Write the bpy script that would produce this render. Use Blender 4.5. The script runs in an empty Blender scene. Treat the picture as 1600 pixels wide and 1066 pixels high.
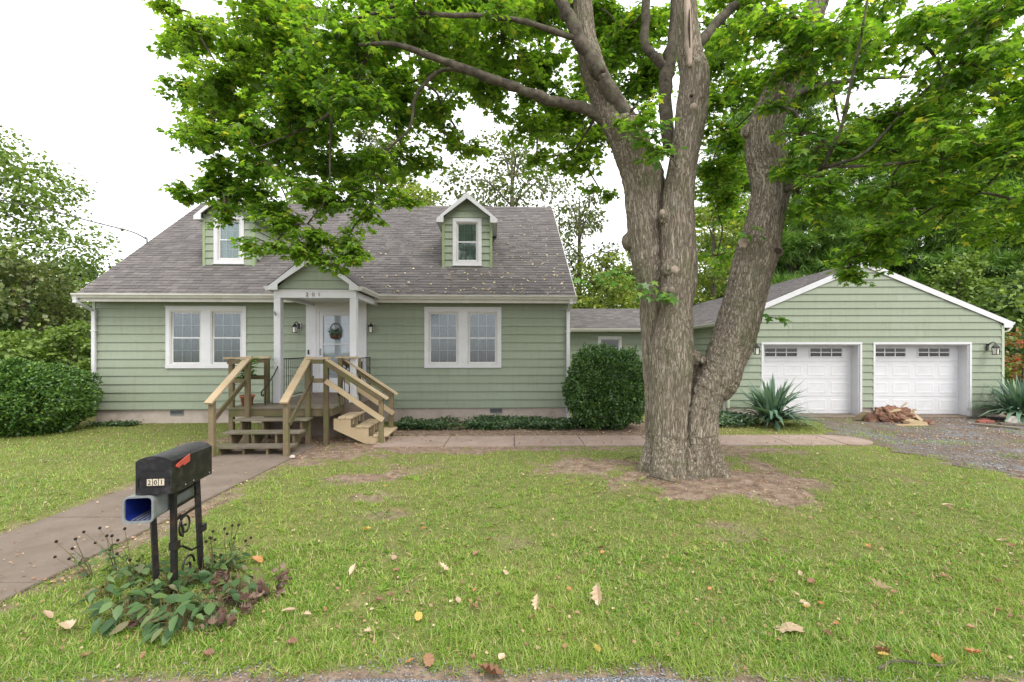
import bpy, bmesh, math, random
import numpy as np
from mathutils import Vector, Matrix, Euler

random.seed(7)
rng = np.random.default_rng(7)
sc = bpy.context.scene
COL = sc.collection
R = math.radians

# ------------------------------------------------------------------ camera, world, sun, exposure
CAM_H = 1.95
FPX = 711.0                                   # focal length in photo pixels (16 mm on 36 mm)
cd = bpy.data.cameras.new("camera")
cd.lens = 16.0; cd.sensor_width = 36.0
cd.shift_y = 0.0075
cd.clip_start = 0.05; cd.clip_end = 1500
cam = bpy.data.objects.new("camera", cd); COL.objects.link(cam)
cam.location = (0, 0, CAM_H); cam.rotation_euler = (R(90), 0, 0)
sc.camera = cam

SUN_EL, SUN_AZ = 52.0, 140.0                   # overcast: broad soft light from behind-right of the camera
W = bpy.data.worlds.new("World"); sc.world = W; W.use_nodes = True
nt = W.node_tree; nt.nodes.clear()
wo = nt.nodes.new("ShaderNodeOutputWorld"); bg = nt.nodes.new("ShaderNodeBackground")
sky = nt.nodes.new("ShaderNodeTexSky"); sky.sky_type = 'NISHITA'; sky.sun_disc = False
sky.sun_elevation = R(SUN_EL); sky.sun_rotation = R(SUN_AZ); sky.dust_density = 6; sky.air_density = 1.0
mixw = nt.nodes.new("ShaderNodeMix"); mixw.data_type = 'RGBA'; mixw.inputs[0].default_value = 0.90
mixw.inputs[7].default_value = (10.6, 10.7, 10.9, 1)   # the even cloud deck over the Nishita sky
nt.links.new(sky.outputs[0], mixw.inputs[6]); nt.links.new(mixw.outputs[2], bg.inputs[0])
bg.inputs[1].default_value = 0.10
nt.links.new(bg.outputs[0], wo.inputs[0])
sd = bpy.data.lights.new("sun", 'SUN'); sd.energy = 1.2; sd.angle = R(24); sd.color = (1.0, 0.96, 0.88)
sun = bpy.data.objects.new("sun", sd); COL.objects.link(sun)
_az = R(SUN_AZ); _el = R(SUN_EL)
_dir = Vector((math.sin(_az)*math.cos(_el), math.cos(_az)*math.cos(_el), math.sin(_el)))   # towards the sun
sun.location = (5, -8, 20); sun.rotation_euler = _dir.to_track_quat('Z', 'Y').to_euler()
sc.view_settings.view_transform = 'Standard'; sc.view_settings.look = 'None'
sc.view_settings.gamma = 1.0; sc.view_settings.use_curve_mapping = False
sc.view_settings.exposure = 1.12
try:
    sc.cycles.use_denoising = True
    sc.cycles.max_bounces = 7; sc.cycles.diffuse_bounces = 4; sc.cycles.transmission_bounces = 4
    sc.cycles.transparent_max_bounces = 8; sc.cycles.sample_clamp_indirect = 6
except Exception:
    pass

# ------------------------------------------------------------------ helpers
def at(px, py, D):
    """photo pixel (1600 wide) at depth D metres -> world point"""
    return Vector(((px-800)/FPX*D, D, CAM_H + (545-py)/FPX*D))

def link(o, parent=None):
    COL.objects.link(o)
    if parent is not None: o.parent = parent
    return o

def tag(o, label=None, cat=None, group=None, kind=None):
    if label: o["label"] = label
    if cat: o["category"] = cat
    if group: o["group"] = group
    if kind: o["kind"] = kind
    return o

def thing(name, label, cat, loc=(0, 0, 0), rz=0.0, group=None):
    o = bpy.data.objects.new(name, None); o.empty_display_size = 0.2
    o.location = loc; o.rotation_euler = (0, 0, rz)
    link(o); return tag(o, label, cat, group)

class MB:
    def __init__(s): s.v = []; s.f = []
    def add(s, vs, fs):
        n = len(s.v); s.v += [tuple(v) for v in vs]; s.f += [tuple(i+n for i in f) for f in fs]; return s
    def box(s, x0, x1, y0, y1, z0, z1):
        return s.add([(x0,y0,z0),(x1,y0,z0),(x1,y1,z0),(x0,y1,z0),(x0,y0,z1),(x1,y0,z1),(x1,y1,z1),(x0,y1,z1)],
                     [(0,3,2,1),(4,5,6,7),(0,1,5,4),(1,2,6,5),(2,3,7,6),(3,0,4,7)])
    def cham(s, x0, x1, y0, y1, z0, z1, c=0.006):
        """box whose four vertical edges and top rim are chamfered"""
        def ring(z, i): return [(x0+i+c,y0+i,z),(x1-i-c,y0+i,z),(x1-i,y0+i+c,z),(x1-i,y1-i-c,z),(x1-i-c,y1-i,z),(x0+i+c,y1-i,z),(x0+i,y1-i-c,z),(x0+i,y0+i+c,z)]
        vs = ring(z0, 0)+ring(z1-c, 0)+ring(z1, c*0.7)
        fs = [tuple(range(7, -1, -1)), tuple(range(16, 24))]
        for k in range(2):
            for i in range(8):
                a = k*8+i; b = k*8+(i+1) % 8; fs.append((a, b, b+8, a+8))
        return s.add(vs, fs)
    def prism(s, poly, axis, a, b):
        """extrude a 2-D polygon along axis from a to b; axis 'y': poly is (x,z); 'x': (y,z); 'z': (x,y)"""
        def P(p, t):
            return {'y': (p[0], t, p[1]), 'x': (t, p[0], p[1]), 'z': (p[0], p[1], t)}[axis]
        n = len(poly); vs = [P(p, a) for p in poly]+[P(p, b) for p in poly]
        fs = [tuple(range(n-1, -1, -1)), tuple(range(n, 2*n))]
        for i in range(n): j = (i+1) % n; fs.append((i, j, j+n, i+n))
        return s.add(vs, fs)
    def bar(s, p, q, w, h, up=(0, 0, 1)):
        """rectangular bar from p to q, w across, h along up"""
        p = Vector(p); q = Vector(q); d = (q-p).normalized(); up = Vector(up)
        sx = d.cross(up)
        if sx.length < 1e-4: sx = d.cross(Vector((0, 1, 0)))
        sx.normalize(); u = sx.cross(d).normalized()
        c = [(-w/2, -h/2), (w/2, -h/2), (w/2, h/2), (-w/2, h/2)]
        vs = [p+sx*a+u*b for a, b in c]+[q+sx*a+u*b for a, b in c]
        return s.add(vs, [(0,3,2,1),(4,5,6,7),(0,1,5,4),(1,2,6,5),(2,3,7,6),(3,0,4,7)])
    def tube(s, pts, rad, n=8, cap=True):
        pts = [Vector(p) for p in pts]
        if not hasattr(rad, '__len__'): rad = [rad]*len(pts)
        base = len(s.v); ref = None; vs = []
        for i, p in enumerate(pts):
            d = (pts[min(i+1, len(pts)-1)]-pts[max(i-1, 0)])
            d = d.normalized() if d.length > 1e-9 else Vector((0, 0, 1))
            if ref is None:
                ref = Vector((1, 0, 0)) if abs(d.x) < 0.9 else Vector((0, 1, 0))
            a = (ref-d*ref.dot(d)).normalized(); b = d.cross(a); ref = a
            for k in range(n):
                t = 2*math.pi*k/n; vs.append(p+(a*math.cos(t)+b*math.sin(t))*rad[i])
        fs = []
        for i in range(len(pts)-1):
            for k in range(n):
                k2 = (k+1) % n; fs.append((i*n+k, i*n+k2, (i+1)*n+k2, (i+1)*n+k))
        if cap:
            fs.append(tuple(range(n-1, -1, -1))); m = (len(pts)-1)*n; fs.append(tuple(range(m, m+n)))
        return s.add(vs, fs)
    def lathe(s, prof, c=(0, 0, 0), n=16):
        vs = []; fs = []
        for r, z in prof:
            for k in range(n):
                t = 2*math.pi*k/n; vs.append((c[0]+r*math.cos(t), c[1]+r*math.sin(t), c[2]+z))
        for i in range(len(prof)-1):
            for k in range(n):
                k2 = (k+1) % n; fs.append((i*n+k, i*n+k2, (i+1)*n+k2, (i+1)*n+k))
        fs.append(tuple(range(n-1, -1, -1))); m = (len(prof)-1)*n; fs.append(tuple(range(m, m+n)))
        return s.add(vs, fs)
    def mesh(s, name, m, smooth=False):
        me = bpy.data.meshes.new(name); me.from_pydata(s.v, [], s.f); me.update()
        if m: me.materials.append(m)
        if smooth: me.polygons.foreach_set("use_smooth", [True]*len(me.polygons))
        return me
    def build(s, name, m, parent=None, smooth=False):
        return link(bpy.data.objects.new(name, s.mesh(name, m, smooth)), parent)

def np_mesh(name, V, F, m, smooth=False):
    """V (n,3), F (k,c) constant face size -> mesh"""
    V = np.ascontiguousarray(V, np.float32); F = np.ascontiguousarray(F, np.int32)
    me = bpy.data.meshes.new(name); me.vertices.add(len(V)); me.vertices.foreach_set("co", V.ravel())
    k, c = F.shape; me.loops.add(k*c); me.loops.foreach_set("vertex_index", F.ravel())
    me.polygons.add(k); me.polygons.foreach_set("loop_start", np.arange(0, k*c, c, dtype=np.int32))
    me.polygons.foreach_set("loop_total", np.full(k, c, np.int32))
    if smooth: me.polygons.foreach_set("use_smooth", np.ones(k, bool))
    me.update(calc_edges=True); me.validate(verbose=False)
    if m: me.materials.append(m)
    return me

def rot_mats(dirs, nrm, jit=0):
    """frames whose local y is dirs and whose local z is close to nrm: (N,3,3) columns x,y,z"""
    y = dirs/np.maximum(np.linalg.norm(dirs, axis=1, keepdims=True), 1e-9)
    z = nrm-y*np.sum(nrm*y, axis=1, keepdims=True)
    z /= np.maximum(np.linalg.norm(z, axis=1, keepdims=True), 1e-9)
    x = np.cross(y, z)
    return np.stack([x, y, z], axis=2)

def scatter(T, F, pos, M, scl):
    """copies of template verts T (n,3) / faces F -> stacked arrays"""
    N = len(pos); n = len(T)
    V = np.einsum('nij,kj->nki', M, T)*np.asarray(scl).reshape(N, 1, -1)+pos[:, None, :]
    FF = (np.asarray(F)[None]+(np.arange(N)*n)[:, None, None]).reshape(-1, np.asarray(F).shape[1])
    return V.reshape(-1, 3), FF

def rand_unit(n):
    v = rng.normal(size=(n, 3)); return v/np.linalg.norm(v, axis=1, keepdims=True)

def _hash(ix, iy, iz, s):
    h = (ix*374761393+iy*668265263+iz*2147483647+s*1274126177) & 0xffffffff
    h = ((h ^ (h >> 13))*1274126177) & 0xffffffff
    return ((h ^ (h >> 16)) & 0xffff)/65535.0

def vnoise(x, y, z=None, s=0):
    """smooth value noise 0..1"""
    x = np.asarray(x, float); y = np.asarray(y, float); z = np.zeros_like(x) if z is None else np.asarray(z, float)
    ix, iy, iz = (np.floor(a).astype(np.int64) for a in (x, y, z))
    fx, fy, fz = x-ix, y-iy, z-iz
    fx, fy, fz = (t*t*(3-2*t) for t in (fx, fy, fz))
    r = 0
    for a in (0, 1):
        for b in (0, 1):
            for c in (0, 1):
                w = (fx if a else 1-fx)*(fy if b else 1-fy)*(fz if c else 1-fz)
                r = r+w*_hash(ix+a, iy+b, iz+c, s)
    return r

def fbm(x, y, s=0, o=3):
    r = 0; a = 0.5; t = 0
    for k in range(o):
        r = r+a*vnoise(x*2**k, y*2**k, None, s+k*17); t += a; a *= 0.55
    return r/t

def smooth01(t): t = np.clip(t, 0, 1); return t*t*(3-2*t)

# ------------------------------------------------------------------ materials
class NT:
    def __init__(s, name):
        s.m = bpy.data.materials.new(name); s.m.use_nodes = True; s.t = s.m.node_tree; s.t.nodes.clear()
        s.out = s.n("OutputMaterial"); s._c = None
    def n(s, t, **kw):
        nd = s.t.nodes.new("ShaderNode"+t)
        for k, v in kw.items(): setattr(nd, k, v)
        return nd
    def l(s, a, b): s.t.links.new(a, b)
    def coord(s, kind="Object", scale=None):
        if kind == "Attr": raise ValueError
        c = s.n("TexCoord").outputs[kind]
        if scale is not None:
            mp = s.n("Mapping"); mp.inputs["Scale"].default_value = scale; s.l(c, mp.inputs[0]); c = mp.outputs[0]
        return c
    def world(s, scale=None):
        c = s.n("NewGeometry").outputs["Position"]
        if scale is not None:
            mp = s.n("Mapping"); mp.inputs["Scale"].default_value = scale; s.l(c, mp.inputs[0]); c = mp.outputs[0]
        return c
    def attr(s, name, out="Fac"): a = s.n("Attribute"); a.attribute_name = name; return a.outputs[out]
    def noise(s, vec, scale, detail=3, rough=0.55, dist=0.0):
        nd = s.n("TexNoise"); nd.inputs["Scale"].default_value = scale; nd.inputs["Detail"].default_value = detail
        nd.inputs["Roughness"].default_value = rough; nd.inputs["Distortion"].default_value = dist
        if vec is not None: s.l(vec, nd.inputs["Vector"])
        return nd.outputs["Fac"]
    def voro(s, vec, scale, out="Distance", feature='F1'):
        nd = s.n("TexVoronoi"); nd.feature = feature; nd.inputs["Scale"].default_value = scale
        if vec is not None: s.l(vec, nd.inputs["Vector"])
        return nd.outputs[out]
    def ramp(s, fac, stops):
        nd = s.n("ValToRGB"); cr = nd.color_ramp
        while len(cr.elements) < len(stops): cr.elements.new(0.5)
        for e, (p, c) in zip(cr.elements, stops):
            e.position = p; e.color = (c, c, c, 1) if not hasattr(c, '__len__') else (*c[:3], 1)
        s.l(fac, nd.inputs[0]); return nd.outputs[0]
    def mix(s, fac, a, b, mode='MIX'):
        nd = s.n("Mix"); nd.data_type = 'RGBA'; nd.blend_type = mode
        for i, v in ((0, fac), (6, a), (7, b)):
            if isinstance(v, (int, float)): nd.inputs[i].default_value = v if i == 0 else (v, v, v, 1)
            elif hasattr(v, '__len__'): nd.inputs[i].default_value = (*v[:3], 1)
            else: s.l(v, nd.inputs[i])
        return nd.outputs[2]
    def math(s, op, a, b=0.0, clamp=False):
        nd = s.n("Math"); nd.operation = op; nd.use_clamp = clamp
        for i, v in ((0, a), (1, b)):
            if isinstance(v, (int, float)): nd.inputs[i].default_value = v
            else: s.l(v, nd.inputs[i])
        return nd.outputs[0]
    def rnd(s):
        """a random number for each piece, whether it is an object or an island of a joined mesh"""
        a = s.n("NewGeometry").outputs["Random Per Island"]; b = s.n("ObjectInfo").outputs["Random"]
        return s.math('FRACT', s.math('ADD', a, s.math('MULTIPLY', b, 7.31)))
    def bump(s, h, strength=0.3, dist=0.01):
        nd = s.n("Bump"); nd.inputs["Strength"].default_value = strength; nd.inputs["Distance"].default_value = dist
        s.l(h, nd.inputs["Height"]); return nd.outputs[0]
    def principled(s, col, rough=0.6, normal=None, spec=0.4, metal=0.0):
        p = s.n("BsdfPrincipled")
        for key, v in (("Base Color", col), ("Roughness", rough), ("Specular IOR Level", spec), ("Metallic", metal)):
            if isinstance(v, (int, float)): p.inputs[key].default_value = v
            elif hasattr(v, '__len__'): p.inputs[key].default_value = (*v[:3], 1)
            else: s.l(v, p.inputs[key])
        if normal is not None: s.l(normal, p.inputs["Normal"])
        s.l(p.outputs[0], s.out.inputs[0]); return p

def simple(name, col, rough=0.6, var=0.12, scale=6.0, bump=0.0, bscale=60.0, spec=0.4, metal=0.0, stretch=None, dirt=None):
    """painted or raw surface: base colour broken by two noises, optional fine relief and dirt blotches"""
    t = NT(name); c = t.coord("Object", stretch)
    n1 = t.noise(c, scale, 4); n2 = t.noise(c, scale*7.3, 2)
    lo = [max(0, k*(1-var*1.6)) for k in col]; hi = [min(1, k*(1+var)) for k in col]
    cc = t.ramp(t.mix(0.35, n1, n2), [(0.3, lo), (0.7, hi)])
    if dirt:
        cc = t.mix(t.math('MULTIPLY', t.ramp(t.noise(t.coord("Object"), dirt[1], 5, 0.7), [(0.5, 0), (0.72, 1)]), dirt[2]), cc, dirt[0])
    nb = t.bump(t.noise(c, bscale, 3), bump, 0.004) if bump else None
    t.principled(cc, rough, nb, spec, metal); return t.m

def leafmat(name, stops, trans=0.35, gloss=0.04, patch=None, patch_scale=0.5, rough=0.45, tint=1.25):
    """leaf: colour differs leaf to leaf; light passes through"""
    t = NT(name); c = t.ramp(t.rnd(), stops)
    if patch is not None:
        c = t.mix(t.ramp(t.noise(t.world(), patch_scale, 2), [(0.45, 0), (0.7, 0.6)]), c, patch)
    d = t.n("BsdfDiffuse"); tr = t.n("BsdfTranslucent"); g = t.n("BsdfGlossy"); g.inputs["Roughness"].default_value = rough
    t.l(c, d.inputs[0])
    tc = t.mix(1.0, c, (tint*1.0, tint*1.02, tint*0.55), 'MULTIPLY'); t.l(tc, tr.inputs[0])
    m1 = t.n("MixShader"); m1.inputs[0].default_value = trans; t.l(d.outputs[0], m1.inputs[1]); t.l(tr.outputs[0], m1.inputs[2])
    m2 = t.n("MixShader"); m2.inputs[0].default_value = gloss; t.l(m1.outputs[0], m2.inputs[1]); t.l(g.outputs[0], m2.inputs[2])
    t.l(m2.outputs[0], t.out.inputs[0]); return t.m

def woodmat(name, a, b, moss=None, rough=0.75):
    t = NT(name); c = t.coord("Object")
    w = t.noise(c, 3.5, 4, 0.6)
    mp = t.n("Mapping"); mp.inputs["Scale"].default_value = (9, 9, 9); t.l(c, mp.inputs[0])
    g = t.n("TexNoise"); g.inputs["Scale"].default_value = 7; g.inputs["Detail"].default_value = 6; g.inputs["Distortion"].default_value = 1.2
    t.l(mp.outputs[0], g.inputs["Vector"])
    r = t.n("ObjectInfo").outputs["Random"]
    f = t.math('ADD', t.math('MULTIPLY', w, 0.45), t.math('ADD', t.math('MULTIPLY', g.outputs["Fac"], 0.35), t.math('MULTIPLY', r, 0.28)))
    col = t.ramp(f, [(0.32, a), (0.72, b)])
    if moss: col = t.mix(t.ramp(t.noise(c, 2.2, 5, 0.7), [(0.46, 0), (0.66, 0.75)]), col, moss)
    t.principled(col, rough, t.bump(g.outputs["Fac"], 0.35, 0.004), 0.2); return t.m

def glassmat(name, tint, refl=0.35, rough=0.03):
    t = NT(name); tr = t.n("BsdfTransparent"); tr.inputs[0].default_value = (*tint, 1)
    g = t.n("BsdfGlossy"); g.inputs["Roughness"].default_value = rough; g.inputs[0].default_value = (0.9, 0.95, 1, 1)
    fr = t.n("Fresnel"); fr.inputs[0].default_value = 1.5
    f = t.math('ADD', t.math('MULTIPLY', fr.outputs[0], 1.3), refl*0.3, True)
    ms = t.n("MixShader"); t.l(f, ms.inputs[0]); t.l(tr.outputs[0], ms.inputs[1]); t.l(g.outputs[0], ms.inputs[2])
    t.l(ms.outputs[0], t.out.inputs[0]); return t.m

def sidingmat():
    """sage-green painted lap boards: faint vertical streaks, weather-fading from board to board"""
    t = NT("sage_siding"); c = t.coord("Object")
    mp = t.n("Mapping"); mp.inputs["Scale"].default_value = (1, 1, 16); t.l(c, mp.inputs[0])
    n1 = t.noise(mp.outputs[0], 1.2, 3); n2 = t.noise(t.coord("Object", (14, 14, 1.2)), 1.0, 4, 0.6)
    r = t.n("ObjectInfo").outputs["Random"]
    f = t.math('ADD', t.math('MULTIPLY', n1, 0.4), t.math('ADD', t.math('MULTIPLY', n2, 0.4), t.math('MULTIPLY', r, 0.22)))
    col = t.ramp(f, [(0.28, (0.230, 0.268, 0.192)), (0.55, (0.265, 0.304, 0.227)), (0.80, (0.295, 0.330, 0.256))])
    st = t.ramp(t.noise(t.coord("Object", (5, 5, 0.9)), 1.6, 5, 0.7), [(0.54, 0), (0.74, 0.5)])
    col = t.mix(st, col, (0.205, 0.225, 0.150))
    t.principled(col, 0.55, t.bump(t.noise(t.coord("Object", (2, 2, 60)), 3, 2), 0.12, 0.002), 0.35); return t.m

def shinglemat():
    t = NT("asphalt_shingle"); c = t.coord("Object")
    col = t.ramp(t.rnd(), [(0.0, (0.108, 0.098, 0.096)), (0.35, (0.124, 0.113, 0.110)), (0.7, (0.140, 0.127, 0.123)), (1.0, (0.166, 0.150, 0.143))])
    g = t.noise(c, 180, 2, 0.7); col = t.mix(0.5, col, t.ramp(g, [(0.3, 0.45), (0.7, 1.35)]), 'MULTIPLY')
    st = t.ramp(t.noise(t.coord("Object", (1.3, 0.35, 0.35)), 1.1, 4, 0.65), [(0.5, 0), (0.75, 0.6)])
    col = t.mix(st, col, (0.085, 0.08, 0.078))
    t.principled(col, 0.9, t.bump(g, 0.4, 0.003), 0.2); return t.m

def concretemat(name, a, b, stain=(0.16, 0.125, 0.095)):
    t = NT(name); c = t.world()
    n = t.noise(c, 2.3, 6, 0.7); f = t.noise(c, 130, 3, 0.7)
    col = t.ramp(t.mix(0.4, n, f), [(0.35, a), (0.68, b)])
    col = t.mix(t.ramp(t.noise(c, 0.9, 5, 0.7), [(0.48, 0), (0.7, 0.7)]), col, stain)
    cr = t.voro(c, 260); col = t.mix(t.ramp(cr, [(0.1, 0.25), (0.3, 0)]), col, (0.30, 0.27, 0.24))
    t.principled(col, 0.92, t.bump(f, 0.5, 0.004), 0.15); return t.m

def groundmat():
    """lawn soil: thatch-green where grass grows (attribute 'turf'), brown-grey bare earth where it does not"""
    t = NT("lawn_soil"); c = t.world()
    n1 = t.noise(c, 1.1, 5, 0.6); n2 = t.noise(c, 34, 4, 0.7); n3 = t.noise(c, 7, 5, 0.7)
    soil = t.ramp(t.mix(0.6, t.noise(c, 70, 5, 0.8), n3), [(0.36, (0.085, 0.058, 0.042)), (0.5, (0.205, 0.150, 0.112)), (0.64, (0.34, 0.262, 0.205))])
    soil = t.mix(t.ramp(t.voro(c, 95), [(0.08, 0.7), (0.25, 0)]), soil, (0.30, 0.20, 0.12))
    turf = t.ramp(t.mix(0.5, n2, n3), [(0.3, (0.075, 0.085, 0.028)), (0.5, (0.15, 0.155, 0.052)), (0.7, (0.26, 0.235, 0.115))])
    k = t.math('ADD', t.attr("turf"), t.math('MULTIPLY', t.math('SUBTRACT', n3, 0.5), 0.55))
    col = t.mix(t.ramp(k, [(0.30, 0), (0.62, 1)]), soil, turf)
    far = t.ramp(t.mix(0.4, n1, n2), [(0.35, (0.05, 0.08, 0.02)), (0.65, (0.10, 0.14, 0.035))])
    t.principled(col, 0.95, t.bump(t.mix(0.5, n2, t.noise(c, 90, 2)), 0.8, 0.02), 0.1); return t.m

def gravelmat(name, stops, scale=70, leaf=0.0):
    t = NT(name); c = t.world()
    v = t.n("TexVoronoi"); v.inputs["Scale"].default_value = scale; t.l(c, v.inputs["Vector"])
    col = t.ramp(t.n_sep(v.outputs["Color"]) if hasattr(t, 'n_sep') else v.outputs["Color"], stops)
    br = t.ramp(t.noise(c, 1.3, 5, 0.75), [(0.42-leaf, 0), (0.60-leaf, 0.88)])
    col = t.mix(br, col, t.ramp(t.noise(c, 60, 3, 0.7), [(0.3, (0.14, 0.09, 0.06)), (0.7, (0.30, 0.21, 0.14))]))
    dk = t.ramp(v.outputs["Distance"], [(0.2, 0), (0.62, 0.7)]); col = t.mix(dk, col, (0.05, 0.045, 0.04))
    h = t.math('SUBTRACT', 1.0, v.outputs["Distance"])
    t.principled(col, 0.9, t.bump(h, 0.9, 0.015), 0.2); return t.m

def barkmat(name, lo, mid, hi, k=1.0):
    """furrowed bark; 'stem' = coordinates that follow each stem, so the ridges run along it"""
    t = NT(name); a = t.n("Attribute"); a.attribute_name = "stem"
    mp = t.n("Mapping"); mp.inputs["Scale"].default_value = (1, 1, 0.11); t.l(a.outputs["Vector"], mp.inputs[0]); v = mp.outputs[0]
    r = t.n("TexNoise"); r.inputs["Scale"].default_value = 42*k; r.inputs["Detail"].default_value = 5; r.inputs["Distortion"].default_value = 0.7
    t.l(v, r.inputs["Vector"])
    rid = t.math('ABSOLUTE', t.math('SUBTRACT', r.outputs["Fac"], 0.5))
    rid = t.ramp(rid, [(0.0, 0.0), (0.06, 0.55), (0.2, 1.0)])
    f = t.noise(a.outputs["Vector"], 90, 4, 0.7); b = t.noise(t.world(), 1.6, 4, 0.6)
    col = t.ramp(t.mix(0.45, rid, f), [(0.15, lo), (0.5, mid), (0.85, hi)])
    col = t.mix(t.ramp(b, [(0.42, 0), (0.68, 0.55)]), col, [c*0.72 for c in mid])
    lich = t.ramp(t.noise(t.world(), 6.5, 5, 0.75), [(0.56, 0), (0.68, 0.6)]); col = t.mix(lich, col, (0.36, 0.35, 0.30))
    moss = t.ramp(t.noise(t.world(), 2.7, 5, 0.7), [(0.50, 0), (0.68, 0.65)])
    col = t.mix(moss, col, (0.16, 0.17, 0.09))
    t.principled(col, 0.92, t.bump(t.mix(0.3, rid, f), 0.9, 0.03), 0.12); return t.m

M = {}
M['siding'] = sidingmat()
M['shingle'] = shinglemat()
M['white'] = simple("white_paint", (0.62, 0.62, 0.645), 0.45, 0.05, 3, dirt=((0.46, 0.44, 0.39), 4, 0.22))
M['cream'] = simple("cream_gutter", (0.56, 0.545, 0.50), 0.5, 0.08, 3, dirt=((0.38, 0.34, 0.25), 5, 0.4))
M['corner'] = simple("pale_green_trim", (0.42, 0.47, 0.36), 0.5, 0.08, 4)
M['green_trim'] = simple("green_trim", (0.25, 0.33, 0.17), 0.55, 0.1, 4)
M['foundation'] = simple("painted_foundation", (0.47, 0.40, 0.35), 0.85, 0.12, 2.2, 0.25, 40, dirt=((0.24, 0.20, 0.15), 3, 0.55))
M['soffit'] = simple("soffit_green", (0.33, 0.36, 0.26), 0.6, 0.06)
M['dark'] = simple("dark_interior", (0.02, 0.02, 0.022), 0.8)
M['black'] = simple("black_enamel", (0.012, 0.012, 0.013), 0.38, 0.3, 9, 0.15, 40, dirt=((0.10, 0.09, 0.08), 14, 0.35))
M['iron'] = simple("black_iron", (0.010, 0.010, 0.011), 0.5, 0.4, 12, dirt=((0.10, 0.045, 0.02), 16, 0.5))
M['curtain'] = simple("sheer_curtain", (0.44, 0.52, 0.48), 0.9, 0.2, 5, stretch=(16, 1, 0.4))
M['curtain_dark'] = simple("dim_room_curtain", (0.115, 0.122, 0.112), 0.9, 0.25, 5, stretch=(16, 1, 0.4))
M['glass'] = glassmat("window_glass", (0.90, 0.94, 0.93), 0.0)
M['screen_glass'] = glassmat("screened_glass", (0.74, 0.78, 0.78), 0.10, 0.16)
M['door_glass'] = glassmat("storm_door_glass", (0.93, 0.95, 0.95), 0.0)
M['lamp_glass'] = simple("frosted_lamp_glass", (0.62, 0.62, 0.55), 0.25, 0.1)
M['old_wood'] = woodmat("weathered_deck_wood", (0.085, 0.070, 0.055), (0.235, 0.20, 0.155), (0.115, 0.12, 0.055))
M['post_wood'] = woodmat("mossy_post_wood", (0.085, 0.063, 0.038), (0.215, 0.165, 0.100), (0.10, 0.115, 0.040))
M['new_wood'] = woodmat("fresh_pine", (0.33, 0.25, 0.15), (0.50, 0.395, 0.26))
M['concrete'] = concretemat("old_path_concrete", (0.125, 0.100, 0.080), (0.225, 0.180, 0.148))
M['walk'] = concretemat("pinkish_walk_concrete", (0.225, 0.170, 0.138), (0.36, 0.28, 0.235), (0.22, 0.16, 0.12))
M['ground'] = groundmat()
M['gravel'] = gravelmat("driveway_gravel", [(0.1, (0.15, 0.155, 0.17)), (0.5, (0.27, 0.275, 0.29)), (0.9, (0.42, 0.42, 0.43))], 60, 0.06)
M['road'] = gravelmat("road_chippings", [(0.1, (0.15, 0.16, 0.19)), (0.5, (0.30, 0.31, 0.35)), (0.9, (0.52, 0.52, 0.55))], 95, -0.30)
M['stone'] = None
t_ = NT("grey_chips"); t_.principled(t_.ramp(t_.rnd(), [(0, (0.09, 0.088, 0.092)), (0.6, (0.165, 0.16, 0.165)), (1, (0.27, 0.26, 0.255))]), 0.85); M['stone'] = t_.m
M['bark'] = barkmat("maple_bark", (0.085, 0.066, 0.048), (0.275, 0.230, 0.175), (0.48, 0.42, 0.34))
M['bark_dark'] = simple("branch_bark", (0.095, 0.078, 0.058), 0.9, 0.7, 11, 1.0, 45, dirt=((0.15, 0.16, 0.09), 5, 0.5))
M['twig'] = simple("twig_bark", (0.085, 0.06, 0.042), 0.9, 0.3, 8)
M['wound'] = simple("bare_heartwood", (0.34, 0.27, 0.21), 0.85, 0.35, 7, 0.5, 30, stretch=(1, 1, 0.2))
M['hollow'] = simple("rotten_hollow", (0.035, 0.022, 0.015), 0.95)
M['maple'] = leafmat("maple_leaf", [(0.0, (0.065, 0.15, 0.018)), (0.3, (0.125, 0.26, 0.024)), (0.65, (0.20, 0.37, 0.034)), (0.92, (0.31, 0.47, 0.05)), (1.0, (0.52, 0.50, 0.06))], 0.64, 0.05, (0.27, 0.41, 0.040), 0.30)
M['sprig'] = leafmat("young_maple_leaf", [(0.0, (0.06, 0.17, 0.02)), (0.6, (0.12, 0.27, 0.035)), (1.0, (0.22, 0.34, 0.05))], 0.42, 0.05)
M['grass'] = leafmat("grass_blade", [(0.0, (0.085, 0.195, 0.018)), (0.35, (0.168, 0.312, 0.032)), (0.7, (0.265, 0.405, 0.052)), (0.86, (0.41, 0.43, 0.13)), (1.0, (0.60, 0.49, 0.30))], 0.35, 0.03, (0.33, 0.40, 0.080), 0.45)
M['clover'] = leafmat("clover_leaf", [(0.0, (0.06, 0.13, 0.02)), (1.0, (0.16, 0.25, 0.045))], 0.25, 0.05)
M['yew'] = leafmat("yew_needles", [(0.0, (0.020, 0.055, 0.014)), (0.5, (0.048, 0.120, 0.024)), (0.85, (0.10, 0.21, 0.038)), (1.0, (0.19, 0.31, 0.06))], 0.2, 0.06)
M['hedge'] = leafmat("hedge_leaf", [(0.0, (0.03, 0.075, 0.016)), (0.5, (0.07, 0.16, 0.03)), (0.85, (0.14, 0.27, 0.045)), (1.0, (0.25, 0.37, 0.07))], 0.25, 0.05)
M['cover'] = leafmat("ivy_leaf", [(0.0, (0.018, 0.05, 0.018)), (0.6, (0.045, 0.10, 0.032)), (1.0, (0.13, 0.21, 0.06))], 0.2, 0.06)
M['yucca'] = leafmat("yucca_blade", [(0.0, (0.045, 0.105, 0.06)), (0.6, (0.11, 0.20, 0.13)), (1.0, (0.25, 0.34, 0.22))], 0.15, 0.07)
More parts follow.
